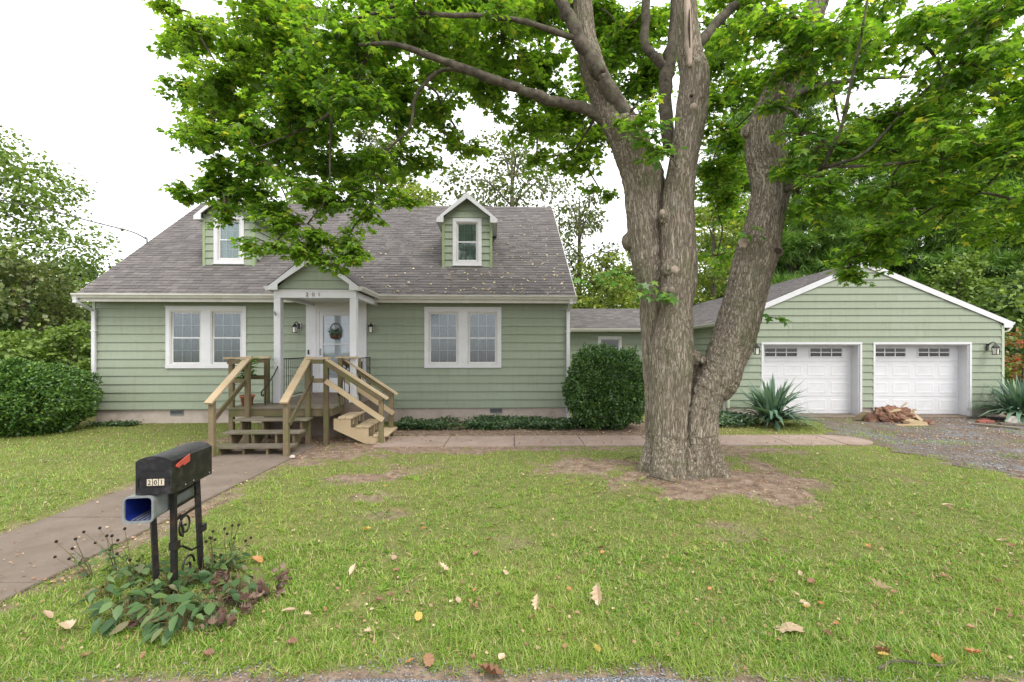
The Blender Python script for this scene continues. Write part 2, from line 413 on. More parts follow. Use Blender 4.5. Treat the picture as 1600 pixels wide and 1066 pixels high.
M['bg_a'] = leafmat("hedgerow_leaf_mid", [(0.0, (0.08, 0.14, 0.024)), (0.5, (0.16, 0.25, 0.05)), (1.0, (0.29, 0.39, 0.10))], 0.35, 0.03)
M['bg_b'] = leafmat("hedgerow_leaf_yellow", [(0.0, (0.10, 0.15, 0.022)), (0.5, (0.20, 0.28, 0.045)), (1.0, (0.36, 0.40, 0.09))], 0.4, 0.03)
M['bg_c'] = leafmat("hedgerow_leaf_dark", [(0.0, (0.035, 0.075, 0.02)), (0.5, (0.075, 0.145, 0.034)), (1.0, (0.15, 0.23, 0.06))], 0.3, 0.03)
M['bg_d'] = leafmat("open_tree_leaf", [(0.0, (0.06, 0.095, 0.028)), (0.6, (0.13, 0.17, 0.055)), (1.0, (0.24, 0.26, 0.09))], 0.35, 0.04)
M['pine'] = leafmat("pine_needle", [(0.0, (0.045, 0.115, 0.022)), (0.5, (0.12, 0.245, 0.042)), (1.0, (0.26, 0.40, 0.08))], 0.25, 0.04)
M['red_leaf'] = leafmat("nandina_leaf", [(0.0, (0.10, 0.16, 0.03)), (0.5, (0.30, 0.20, 0.06)), (1.0, (0.52, 0.13, 0.08))], 0.3, 0.04)
M['peren'] = leafmat("perennial_leaf", [(0.0, (0.028, 0.070, 0.020)), (0.5, (0.060, 0.122, 0.034)), (0.85, (0.115, 0.185, 0.055)), (1.0, (0.17, 0.14, 0.08))], 0.2, 0.035)
M['withered'] = leafmat("withered_leaf", [(0.0, (0.085, 0.05, 0.04)), (0.6, (0.17, 0.10, 0.075)), (1.0, (0.30, 0.21, 0.16))], 0.15, 0.03, tint=1.0)
M['seedhead'] = simple("dry_seedhead", (0.028, 0.017, 0.013), 0.95, 0.3, 90, 0.8, 300)
M['stalk'] = simple("plant_stalk", (0.13, 0.11, 0.045), 0.8, 0.3)
M['dry_beige'] = leafmat("dry_leaf_beige", [(0.0, (0.42, 0.30, 0.20)), (1.0, (0.60, 0.46, 0.33))], 0.2, 0.04, tint=1.0)
M['dry_brown'] = leafmat("dry_leaf_brown", [(0.0, (0.16, 0.075, 0.04)), (1.0, (0.30, 0.16, 0.09))], 0.15, 0.04, tint=1.0)
M['dry_orange'] = leafmat("dry_leaf_orange", [(0.0, (0.38, 0.17, 0.06)), (1.0, (0.52, 0.26, 0.10))], 0.2, 0.04, tint=1.0)
M['dry_yellow'] = leafmat("dry_leaf_yellow", [(0.0, (0.50, 0.34, 0.07)), (1.0, (0.62, 0.46, 0.14))], 0.25, 0.04, tint=1.0)
M['litter'] = leafmat("litter_flake", [(0.0, (0.14, 0.07, 0.04)), (0.5, (0.30, 0.17, 0.10)), (0.85, (0.42, 0.28, 0.15)), (1.0, (0.55, 0.45, 0.30))], 0.15, 0.03, tint=1.0)
M['roof_litter'] = leafmat("roof_leaf_fleck", [(0.0, (0.36, 0.27, 0.16)), (1.0, (0.68, 0.58, 0.38))], 0.15, 0.03, tint=1.0)
M['red'] = simple("red_flag", (0.50, 0.085, 0.06), 0.5, 0.15)
M['plastic_grey'] = simple("grey_plastic", (0.20, 0.215, 0.215), 0.5, 0.18, 7, dirt=((0.10, 0.10, 0.09), 8, 0.6))
M['plastic_blue'] = simple("blue_plastic", (0.012, 0.026, 0.19), 0.35, 0.2)
M['number_tile'] = simple("number_sticker", (0.55, 0.48, 0.36), 0.5, 0.2, 30)
M['digit'] = simple("digit_black", (0.02, 0.018, 0.016), 0.5)
M['digit_bronze'] = simple("digit_bronze", (0.17, 0.10, 0.085), 0.45, 0.2)
M['terracotta'] = simple("terracotta", (0.42, 0.16, 0.085), 0.8, 0.15, 8)
M['rot_wood'] = simple("rotten_log", (0.20, 0.10, 0.065), 0.95, 0.45, 6, 0.9, 25, dirt=((0.36, 0.27, 0.17), 4, 0.7))
M['split_wood'] = woodmat("split_wood", (0.34, 0.25, 0.14), (0.55, 0.43, 0.27))
M['brick'] = simple("red_brick", (0.30, 0.11, 0.085), 0.9, 0.3, 18, 0.5, 60)
M['pale_stone'] = simple("pale_stone", (0.60, 0.55, 0.50), 0.85, 0.2, 12, 0.5, 30)
M['cable'] = simple("cable_sheath", (0.05, 0.045, 0.04), 0.6)
M['wicker'] = simple("dark_wicker", (0.085, 0.045, 0.03), 0.8, 0.4, 40, 0.6, 120)
M['garage_pane'] = simple("dark_garage_pane", (0.022, 0.020, 0.024), 0.12, 0.4, 3, spec=0.7)

# ------------------------------------------------------------------ ground, paths, driveway, road
TREE = (2.62, 6.95)
def turf_of(x, y):
    """1 where grass grows, 0 on bare earth, path or drive"""
    x = np.asarray(x, float); y = np.asarray(y, float)
    n = fbm(x*1.7, y*1.7, 3); n2 = fbm(x*5, y*5, 11); n3 = fbm(x*14, y*14, 19)
    t = np.ones_like(x)
    def hole(cx, cy, rx, ry, k, edge=0.62):
        d = np.sqrt(((x-cx)/rx)**2+((y-cy)/ry)**2)+(n-0.5)*2.0+(n2-0.5)*1.3+(n3-.5)*.8
        return 1-k*(1-smooth01((d-1+edge)/(2*edge)))
    for h in ((2.7, 6.75, 1.35, 0.8, .97), (3.4, 6.3, 1.0, 0.65, 0.8), (1.3, 7.3, 0.8, 0.4, 0.7), (3.6, 5.7, 0.5, 0.4, 0.55),
              (-3.2, 8.5, 1.15, 0.8, 1.0), (-3.2, 9.1, 0.9, 0.5, 1.0), (-1.6, 8.75, 1.7, 0.33, 0.95), (0.8, 8.75, 2.2, 0.28, 0.9), (4.2, 8.55, 1.5, 0.35, 0.75), (-2.2, 6.9, 0.4, 0.2, 0.75),
              (-1.5, 5.3, 0.3, 0.2, 0.6), (-1.85, 6.0, 0.34, 0.24, 0.6), (-2.35, 6.75, 0.55, 0.3, 0.68), (-1.6, 7.3, 0.5, 0.25, 0.55), (2.3, 5.0, 0.5, 0.14, 0.5), (-4.6, 9.6, 1.9, 0.75, 0.9),
              (-3.75, 5.2, 0.16, 2.6, 0.7), (-5.42, 6.5, 0.12, 2.6, 0.6), (-2.35, 3.5, 0.6, 0.33, 0.6)):
        t = t*hole(*h)
    t = t*(1-0.35*smooth01((fbm(x*0.9+9, y*0.9, 31)-0.56)/0.2))*(1-.35*smooth01((n2-.57)/.2))           # thin patches
    rd = y-(2.72+0.22*(fbm(x*1.3, x*0+2, 5)-0.5)+0.10*(n2-0.5))
    t = t*smooth01(rd/0.25+0.5)
    path = (x > -5.33) & (x < -3.88) & (y < 8.9); walk = (y > 9.03+0.02*(x-2)) & (y < 10.12+0.02*(x-2)) & (x > -3.0) & (x < 7.25)
    t = np.where(path | walk, 0, t)
    bed = (y > 10.15) & (y < 12.4) & (x > -2.9) & (x < 3.7); t = np.where(bed, t*0.0, t)
    dr = drive_of(x, y); strip = 1.3*smooth01((fbm(x*1.1+3, y*1.6, 29)-.56)/.12)+np.exp(-((y-9.35-0.03*(x-9))/0.28)**2)*smooth01((x-8.2)/0.6)*smooth01((n-0.3)/0.25)+0.8*np.exp(-(((x-8.0)/0.7)**2+((y-10.4)/0.3)**2))
    t = t*(1-dr*(1-np.clip(strip*1.1, 0, 1)))
    t = np.where((y > 13.0) & (x > 6), t*0.3, t)
    return np.clip(t, 0, 1)
def drive_edge(y): return np.interp(y, [1.5, 6.7, 7.9, 9.1, 9.9, 11.0, 12.2, 13.2], [7.9, 7.7, 7.55, 7.25, 7.15, 7.7, 8.25, 8.0])
def drive_of(x, y):
    n = fbm(np.asarray(x)*2.2, np.asarray(y)*2.2, 23)
    return smooth01((x-drive_edge(y)+1.6*(n-0.5))/0.9+0.35)*(np.asarray(y) < 13.2)
def gz(x, y):
    x = np.asarray(x, float); y = np.asarray(y, float)
    r2 = ((x-TREE[0])/1.5)**2+((y-TREE[1])/1.1)**2
    keep = 1-np.exp(-(np.maximum(0, np.abs(x+4.6)-0.75)/0.4)**2)*(y < 9)
    keep = keep*(1-np.exp(-(np.maximum(0, np.abs(y-9.6)-0.6)/0.4)**2))
    z = 0.11*np.exp(-r2)+(fbm(x*0.8, y*0.8, 41)-0.5)*0.07*keep+(fbm(x*3.1, y*3.1, 43)-0.5)*0.03*keep
    z = z*smooth01((y-2.6)/0.8)*(1-smooth01((y-10.5)/1.0))*smooth01((9-x)/2.5)
    return z+0.02*keep*smooth01((y-2.9)/0.5)*(1-smooth01((y-10)/1.0))*smooth01((7-x)/1.0)
xs = np.concatenate([[-400, -200, -100, -60, -40, -28, -20], np.arange(-16, 16.01, 0.11), [18, 22, 30, 45, 70, 120, 220, 400]])
ys = np.concatenate([[-200, -60, -20, -6, -2, 0.5, 1.4], np.arange(1.8, 14.01, 0.09), [15, 17, 20, 25, 32, 45, 70, 120, 250, 600]])
GX, GY = np.meshgrid(xs, ys); nx, ny = len(xs), len(ys)
GZ = np.where((GX > -15) & (GX < 15) & (GY > 1) & (GY < 14), gz(GX, GY), 0.0)
V = np.stack([GX.ravel(), GY.ravel(), GZ.ravel()], 1)
i = np.arange(nx-1)[None]+np.arange(ny-1)[:, None]*nx; i = i.ravel()
me = np_mesh("ground", V, np.stack([i, i+1, i+nx+1, i+nx], 1), M['ground'], True)
at_ = me.attributes.new("turf", 'FLOAT', 'POINT')
tv = turf_of(GX.ravel(), GY.ravel()); tv = np.where((GY.ravel() > 14) | (np.abs(GX.ravel()) > 16), 0.9, tv)
at_.data.foreach_set("value", tv.astype(np.float32))
ground = link(bpy.data.objects.new("ground", me)); tag(ground, "patchy lawn with bare earth around the big tree", "lawn", kind="structure")

def sheet(name, poly, z, m, th=0.0):
    b = MB()
    if th: b.prism(poly, 'z', z-th, z)
    else: b.add([(x, y, z) for x, y in poly], [tuple(range(len(poly)))])
    return b.build(name, m)
# gravel driveway
yy = np.arange(2.6, 13.02, 0.2)
left = [(float(drive_edge(y)+0.7*(fbm(np.array([y*2.1]), np.array([5.0]), 8)[0]-0.5)), float(y)) for y in yy]
drive = sheet("driveway", left[::-1]+[(16, 2.6), (16, 13.0)], 0.005, M['gravel'])
tag(drive, "grey gravel driveway strewn with brown leaf litter in front of the garage", "driveway", kind="structure")
xx = np.arange(-30, 30.1, 0.4)
road = sheet("road", [(-30, -4), (30, -4)]+[(float(x), float(2.62+0.22*(fbm(np.array([x*1.3]), np.array([2.0]), 5)[0]-0.5)+0.10*(fbm(np.array([x*4.0]), np.array([7.0]), 6)[0]-0.5))) for x in xx[::-1]], 0.008, M['road'])
tag(road, "blue-grey stone chippings of the road edge along the lawn", "road", kind="structure")

def slab_run(root, quads, m, z, th=0.12):
    for q in quads:
        cx = sum(p[0] for p in q)/4; cy = sum(p[1] for p in q)/4
        g = [(cx+(x-cx)*(1-0.006/abs(x-cx) if abs(x-cx) > .05 else 1), cy+(y-cy)*(1-0.006/abs(y-cy) if abs(y-cy) > .05 else 1)) for x, y in q]
        b = MB(); dz = random.uniform(-0.006, 0.006)
        n = len(g)
        top = [(cx+(x-cx)*0.992, cy+(y-cy)*0.992, z+dz) for x, y in g]; rim = [(x, y, z+dz-0.012) for x, y in g]; bot = [(x, y, z-th) for x, y in g]
        fs = [tuple(range(n))]+[(k+n, (k+1) % n+n, (k+1) % n, k) for k in range(n)]+[(k+2*n, (k+1) % n+2*n, (k+1) % n+n, k+n) for k in range(n)]
        b.add(top+rim+bot, fs); b.build("slab", m, root)
path = thing("front_path", "straight concrete path from the road to the wooden steps", "path"); path["kind"] = "structure"
pe = [2.3, 3.75, 5.2, 6.65, 8.1, 9.15]
slab_run(path, [[(-5.31, a), (-3.9, a), (-3.9, b), (-5.31, b)] for a, b in zip(pe[:-1], pe[1:])], M['concrete'], 0.028)
walk = thing("side_walk", "long pinkish concrete walk from the wooden steps past the tree to the driveway", "walkway"); walk["kind"] = "structure"
we = [-2.75, -1.35, 0.05, 1.45, 2.85, 4.25, 5.65, 6.75]
def wy(x, k): return (9.05 if k == 0 else 10.1)+0.02*(x-2)
qs = [[(a, wy(a, 0)), (b, wy(b, 0)), (b, wy(b, 1)), (a, wy(a, 1))] for a, b in zip(we[:-1], we[1:])]
slab_run(walk, qs, M['walk'], 0.032)
b = MB(); ep = [(6.76, wy(6.76, 0))]+[(6.76+0.6*math.sin(t)+0.15, 9.62+0.53*-math.cos(t)) for t in np.linspace(0.15, 3.0, 9)]+[(6.76, wy(6.76, 1))]
b.prism(ep, 'z', -0.1, 0.030); b.build("slab", M['walk'], walk)
apron = MB().box(6.9, 13.5, 12.75, 13.4, -0.1, 0.035).build("apron", M['concrete']); tag(apron, "worn concrete sill strip under the garage doors", "apron", kind="structure")

# ------------------------------------------------------------------ lap siding
def board_mesh(b, T, ub0, ub1, ut0, ut1, zb, zt, ob=0.036, ot=0.010, gap=0.017):
    """one lap board; T(u, out, z) -> point"""
    zb2 = zb+gap
    vs = [T(ub0, 0, zb2), T(ub1, 0, zb2), T(ub1, ob, zb2), T(ub0, ob, zb2), T(ut0, 0, zt), T(ut1, 0, zt), T(ut1, ot, zt+gap), T(ut0, ot, zt+gap)]
    b.add(vs, [(0,1,2,3), (4,7,6,5), (3,2,6,7), (0,3,7,4), (1,5,6,2), (0,4,5,1)])
def lap_siding(parent, T, spans, z0, course, zmax, obstacles, m, name="siding_board", tops=True):
    """spans(z) -> (u0, u1) at height z; obstacles: list of (u0, u1, z0, z1)"""
    k = 0
    while z0+k*course < zmax-0.02:
        zb = z0+k*course; zt = min(zb+course, zmax); k += 1
        cuts = sorted({zb, zt} | {o[2] for o in obstacles if zb+.01 < o[2] < zt-.01} | {o[3] for o in obstacles if zb+.01 < o[3] < zt-.01})
        for za, zc in zip(cuts[:-1], cuts[1:]):
            mid = (za+zc)/2
            b0, b1 = spans(za); t0, t1 = spans(zc)
            if b1-b0 < 0.06: continue
            segs = [(b0, b1, t0, t1)]
            for o in obstacles:
                if not (o[2] < mid < o[3]): continue
                ns = []
                for s in segs:
                    if o[1] <= s[0] or o[0] >= s[1]: ns.append(s); continue
                    if o[0] > s[0]+.02: ns.append((s[0], o[0], s[2], o[0]))
                    if o[1] < s[1]-.02: ns.append((o[1], s[1], o[1], s[3]))
                segs = ns
            fa = (za-zb)/course; fc = (zc-zb)/course
            # long courses are butted from several boards
            cut = []
            for s in segs:
                s = list(s)
                while s[1]-s[0] > 3.9:
                    x = s[0]+random.uniform(1.6, 3.6)
                    if s[1]-x < .5 or x < s[2]+.2 or x > s[3]-.2: break
                    cut.append((s[0], x-.0015, s[2], x-.0015)); s[0] = x+.0015; s[2] = x+.0015
                cut.append(tuple(s))
            for s in cut:
                if s[3]-s[2] < 0.01: s = (s[0], s[1], (s[2]+s[3])/2-.005, (s[2]+s[3])/2+.005)
                b = MB(); board_mesh(b, T, s[0], s[1], s[2], s[3], za, zc, 0.036-0.026*fa, 0.036-0.026*fc if fc < .98 else 0.010, 0.017 if za == zb else 0.0)
                b.build(name, m, parent)
def frontT(v0): return lambda u, o, z: (u, v0-o, z)

def frame4(b, u0, u1, z0, z1, w, v0, v1):
    """picture-frame of four butted members between v0 (back) and v1 (front)"""
    b.box(u0, u1, v1, v0, z1-w, z1); b.box(u0, u1, v1, v0, z0, z0+w)
    b.box(u0, u0+w, v1, v0, z0+w, z1-w); b.box(u1-w, u1, v1, v0, z0+w, z1-w)

def sash_unit(parent, u0, u1, z0, z1, vf, cols=3, rows=2, curtain=None, glass_lo=None, both=False):
    """double-hung window: two sashes, muntins just behind the glass, a pane each, a curtain behind; vf = plane of the upper sash face"""
    zm = (z0+z1)/2; c = curtain or M['curtain']
    for lo in (0, 1):
        a, d = (z0, zm+0.018) if lo else (zm-0.018, z1)
        v = vf+(0.0 if lo == 0 else -0.016)
        b = MB(); frame4(b, u0, u1, a, d, 0.036, v+0.014, v); b.build("sash", M['white'], parent)
        p = MB().box(u0+.036, u1-.036, v+0.006, v+0.009, a+.036, d-.036); p.build("pane", (glass_lo if (lo or both) and glass_lo else M['glass']), parent)
        g = MB(); iu0, iu1, iz0, iz1 = u0+.036, u1-.036, a+.036, d-.036
        for q in range(1, cols): x = iu0+(iu1-iu0)*q/cols; g.box(x-.008, x+.008, v+.0095, v+.0135, iz0, iz1)
        for q in range(1, rows): z = iz0+(iz1-iz0)*q/rows; g.box(iu0, iu1, v+.0100, v+.0130, z-.008, z+.008)
        g.build("muntins", M['white'], parent)
    # gathered curtain
    n = 40; vs = []; fs = []
    for q in range(n+1):
        u = u0+(u1-u0)*q/n; w = 0.008*math.sin(q*1.9)+0.005*math.sin(q*0.7+u)
        vs += [(u, vf+0.045+w, z0), (u, vf+0.045+w, z1)]
        if q: fs.append((2*q-2, 2*q, 2*q+1, 2*q-1))
    MB().add(vs, fs).build("curtain", c, parent, True)

# ------------------------------------------------------------------ the house
HW = 12.40; HD = 8.9; SZ0 = 0.355; COURSE = 0.2183; EZ = 3.33; RZ = 7.15; RV = 4.45; EV = -0.45
house = thing("house", "pale green lap-sided cottage with grey shingle roof, two dormers and a small porch", "house", (-10.84, 11.8, 0), R(2.3))
SL = (RZ-EZ)/(RV-EV)
def roof_z(v): return EZ+SL*(v-EV)
fb = MB().box(0.03, HW-0.03, 0.035, HD-.03, -0.3, SZ0+.01)
fnd = fb.build("foundation", M['foundation'], house)
for (u0, u1) in ((1.905, 2.246), (10.25, 10.59)):
    b = MB(); frame4(b, u0, u1, 0.215, 0.350, 0.018, 0.034, 0.012)
    for k in range(4): b.box(u0+.018, u1-.018, 0.020, 0.034, 0.237+k*.026, 0.247+k*.026)
    b.build("foundation_vent", M['plastic_grey'], fnd); MB().box(u0+.018, u1-.018, 0.030, 0.0345, 0.233, 0.332).build("vent_void", M['dark'], fnd)
wins = [(1.832, 3.878, 1.44, 3.044), (8.515, 10.56, 1.44, 3.044)]
DOOR = (5.425, 6.994, 0.76, 3.185)
wall = MB()
# back plate of the front wall in strips, leaving the window and door openings
def strips(b, u0, u1, z0, z1, holes, v0, v1):
    us = sorted({u0, u1} | {h[0] for h in holes} | {h[1] for h in holes})
    for a, c in zip(us[:-1], us[1:]):
        hs = sorted([h for h in holes if h[0] <= a+1e-6 and h[1] >= c-1e-6], key=lambda h: h[2]); z = z0
        for h in hs:
            if h[2] > z+1e-4: b.box(a, c, v0, v1, z, h[2])
            z = h[3]
        if z < z1-1e-4: b.box(a, c, v0, v1, z, z1)
holes = [(w[0]+.05, w[1]-.05, w[2]+.05, w[3]-.05) for w in wins]+[(DOOR[0]+.05, DOOR[1]-.05, DOOR[2], DOOR[3]-.05)]
strips(wall, 0, HW, SZ0, 3.26, holes, 0.0, 0.10)
wall.box(0, HW, HD-.1, HD, SZ0, 3.26)
for u in (0.0, HW-.1):
    wall.prism([(0.1, SZ0), (HD-.1, SZ0), (HD-.1, 3.2), (RV, RZ-.20), (0.1, 3.2)], 'x', u, u+.1)
wall.box(0.12, HW-.12, 0.5, 0.6, SZ0, 3.2)          # inner partition, so the rooms behind the curtains are closed
hw = wall.build("wall", M['siding'], house)
lap_siding(hw, frontT(0.0), lambda z: (0.06, HW-.06), SZ0, COURSE, 3.235, wins+[DOOR], M['siding'])
for u0, u1 in ((-0.012, 0.06), (HW-.06, HW+.012)):
    MB().cham(u0, u1, -0.040, 0.06, SZ0-.01, 3.235).build("corner_board", M['corner'], hw)
# gable-end boards
for sgn, uo in ((-1, 0.0), (1, HW)):
    T = (lambda s, o_: (lambda v, o, z: (o_+s*o, v, z)))(sgn, uo)
    def sp(z): return (0.06, HD-.06) if z < 3.2 else (EV+.45+(z-3.2)/ (RZ-.2-3.2)*RV, HD-(z-3.2)/(RZ-.2-3.2)*RV)
    lap_siding(hw, T, sp, SZ0, COURSE, 6.9, [], M['siding'])
# roof slab, shingles
U0, U1 = -0.06, HW+.10
rb = MB(); th = 0.10
rb.prism([(EV, EZ-.02), (RV, RZ-.02), (RV, RZ-.02-th*1.3), (EV+.02, EZ-.02-th)], 'x', U0, U1)
rb.prism([(RV, RZ-.02), (HD+.45, EZ-.02), (HD+.43, EZ-.02-th), (RV, RZ-.02-th*1.3)], 'x', U0, U1)
roof = rb.build("roof", M['shingle'], house)
L = math.hypot(RV-EV, RZ-EZ); ca = (RV-EV)/L; sa = (RZ-EZ)/L; nvec = (0, -sa, ca)
EXPO = 0.1415; NC = int(L/EXPO)
def shingle_mesh(w, th=0.010):
    """one tab in roof coordinates: x along the eave, y up the slope, z out of the roof"""
    b = MB(); g = 0.006
    b.add([(g/2, 0, 0.004+th), (w-g/2, 0, 0.004+th), (w-g/2, EXPO+.02, 0.0045), (g/2, EXPO+.02, 0.0045), (g/2, 0, 0), (w-g/2, 0, 0), (w-g/2, EXPO+.02, 0), (g/2, EXPO+.02, 0)],
          [(0,1,2,3), (4,5,1,0), (5,6,2,1), (7,4,0,3)])
    return b
WID = (0.17, 0.22, 0.29); TH = (0.008, 0.014)
SH = [[shingle_mesh(w, t).mesh("shingle", M['shingle']) for t in TH] for w in WID]
SHb = [[shingle_mesh(w, t) for t in TH] for w in WID]
roofM = Matrix(((1, 0, 0), (0, ca, -sa), (0, sa, ca))).to_4x4()
dorm_c = (2.98, 9.603); DW = 1.41; DV = 0.80          # dormer centres, width, front plane
def in_dormer(u, s):
    v = EV+s*ca
    return any(abs(u-c) < DW/2-.02 and v > DV+.02 for c in dorm_c) and roof_z(v) < 6.25
def in_portico(u, s):
    v = EV+s*ca; z = roof_z(v)
    return abs(u-6.42) < max(0, (4.12-z)/0.80)-.06
field = MB(); cnt = 0
for c in range(NC+1):
    s = c*EXPO-.015; u = U0
    while u < U1:
        wi = random.randrange(3); ti = random.random() < .42; w = WID[wi]
        uu = u; u += w; lift = 0.0
        if uu+w > U1: uu = U1-w; lift = .0025
        if in_dormer(uu+w/2, s) or in_portico(uu+w/2, s): continue
        P = Vector((uu, EV+s*ca, EZ+s*sa-.019+lift))
        if cnt < 300 and c < 12:
            o = link(bpy.data.objects.new("shingle", SH[wi][ti]), roof); o.matrix_local = Matrix.Translation(P) @ roofM; cnt += 1
        else:
            b = SHb[wi][ti]; field.add([P+roofM.to_3x3() @ Vector(v) for v in b.v], b.f)
fo = field.build("shingle_courses", M['shingle'], roof); fo["kind"] = "stuff"
b = MB(); k = 0
for q in np.arange(U0, U1-.2, 0.26):
    b.add([(q, RV-.13, RZ-.02-.13*SL+.02), (q+.25, RV-.13, RZ-.02-.13*SL+.02), (q+.25, RV, RZ+.012), (q, RV, RZ+.012), (q, RV+.13, RZ-.02-.13*SL+.02), (q+.25, RV+.13, RZ-.02-.13*SL+.02)], [(0,1,2,3), (3,2,5,4)])
b.build("ridge_cap", M['shingle'], roof)
for u in (U0-.022, U1):
    MB().prism([(EV-.01, EZ-.03), (RV, RZ-.03), (RV, RZ-.19), (EV+.0, EZ-.17)], 'x', u, u+.022).build("rake_board", M['cream'], roof)
def gutter(b, u0, u1, v, z, h=0.11, w=0.11):
    """K-style gutter trough running along u, top rim at z, its back at v"""
    prof = [(v, z), (v, z-h), (v-w*.55, z-h), (v-w*.78, z-h*.55), (v-w*.98, z-h*.32), (v-w, z), (v-w+.012, z), (v-w+.012, z-h*.25), (v-w*.72, z-h*.48), (v-w*.5, z-h+.01), (v-.01, z-h+.01), (v-.01, z)]
    b.prism(prof, 'x', u0, u1)
for a, c in ((U0-.03, 5.43), (7.40, U1+.02)):
    b = MB(); gutter(b, a, c, EV-.005, EZ-.005); b.build("gutter", M['cream'], roof)
MB().box(U0, U1, EV-.002, EV+.018, EZ-.20, EZ-.03).build("fascia_board", M['cream'], roof)
MB().box(U0, U1, EV+.02, -0.005, 3.195, 3.215).build("soffit", M['soffit'], roof)
def downspout(name, parent, pts, w=0.065, d=0.05, m=None):
    b = MB()
    for p, q in zip(pts[:-1], pts[1:]): b.bar(p, q, w, d, (0, 1, 0) if abs(q[2]-p[2]) > .3 else (0, 0, 1))
    for p in pts[1:-1]: b.box(p[0]-w*.53, p[0]+w*.53, p[1]-d*.54, p[1]+d*.54, p[2]-.045, p[2]+.045)
    for z in (0.9, 2.4):
        p = pts[-2] if len(pts) > 2 else pts[-1]
        b.box(p[0]-w*.75, p[0]+w*.75, p[1]-d*.58, p[1]+d*.58, z, z+.03)
    return b.build(name, m or M['cream'], parent)
downspout("downspout", house, [(-0.02, -.52, 3.22), (-0.02, -.50, 3.14), (0.07, -.085, 2.92), (0.07, -.085, 0.75)], 0.085, 0.06, M['white'])
downspout("downspout", house, [(HW-.03, -.50, 3.22), (HW-.03, -.48, 3.16), (HW-.05, -.085, 2.96), (HW-.05, -.085, 0.12), (HW-.05, -.22, 0.05)], 0.085, 0.06, M['white'])
# double windows
for (u0, u1, z0, z1) in wins:
    b = MB(); w = 0.105; um = (u0+u1)/2
    b.box(u0, u1, -.045, .0, z1-w, z1); b.box(u0-.0, u1+.0, -.060, .0, z0, z0+w*.85)
    for a, c in ((u0, u0+w), (um-.12, um+.12), (u1-w, u1)): b.box(a, c, -.044, .0, z0+w*.85, z1-w)
    b.box(u0-.015, u1+.015, -.062, -.0, z1, z1+.02)
    wf = b.build("window", M['white'], house)
    for a, c in ((u0+w, um-.12), (um+.12, u1-w)):
        j = MB(); frame4(j, a, c, z0+w*.85, z1-w, 0.03, 0.06, -.030); j.build("window_jamb", M['cream'], wf)
        sash_unit(wf, a+.03, c-.03, z0+w*.85+.03, z1-w-.03, 0.012, 3, 2, M['curtain_dark'], M['screen_glass'], True)

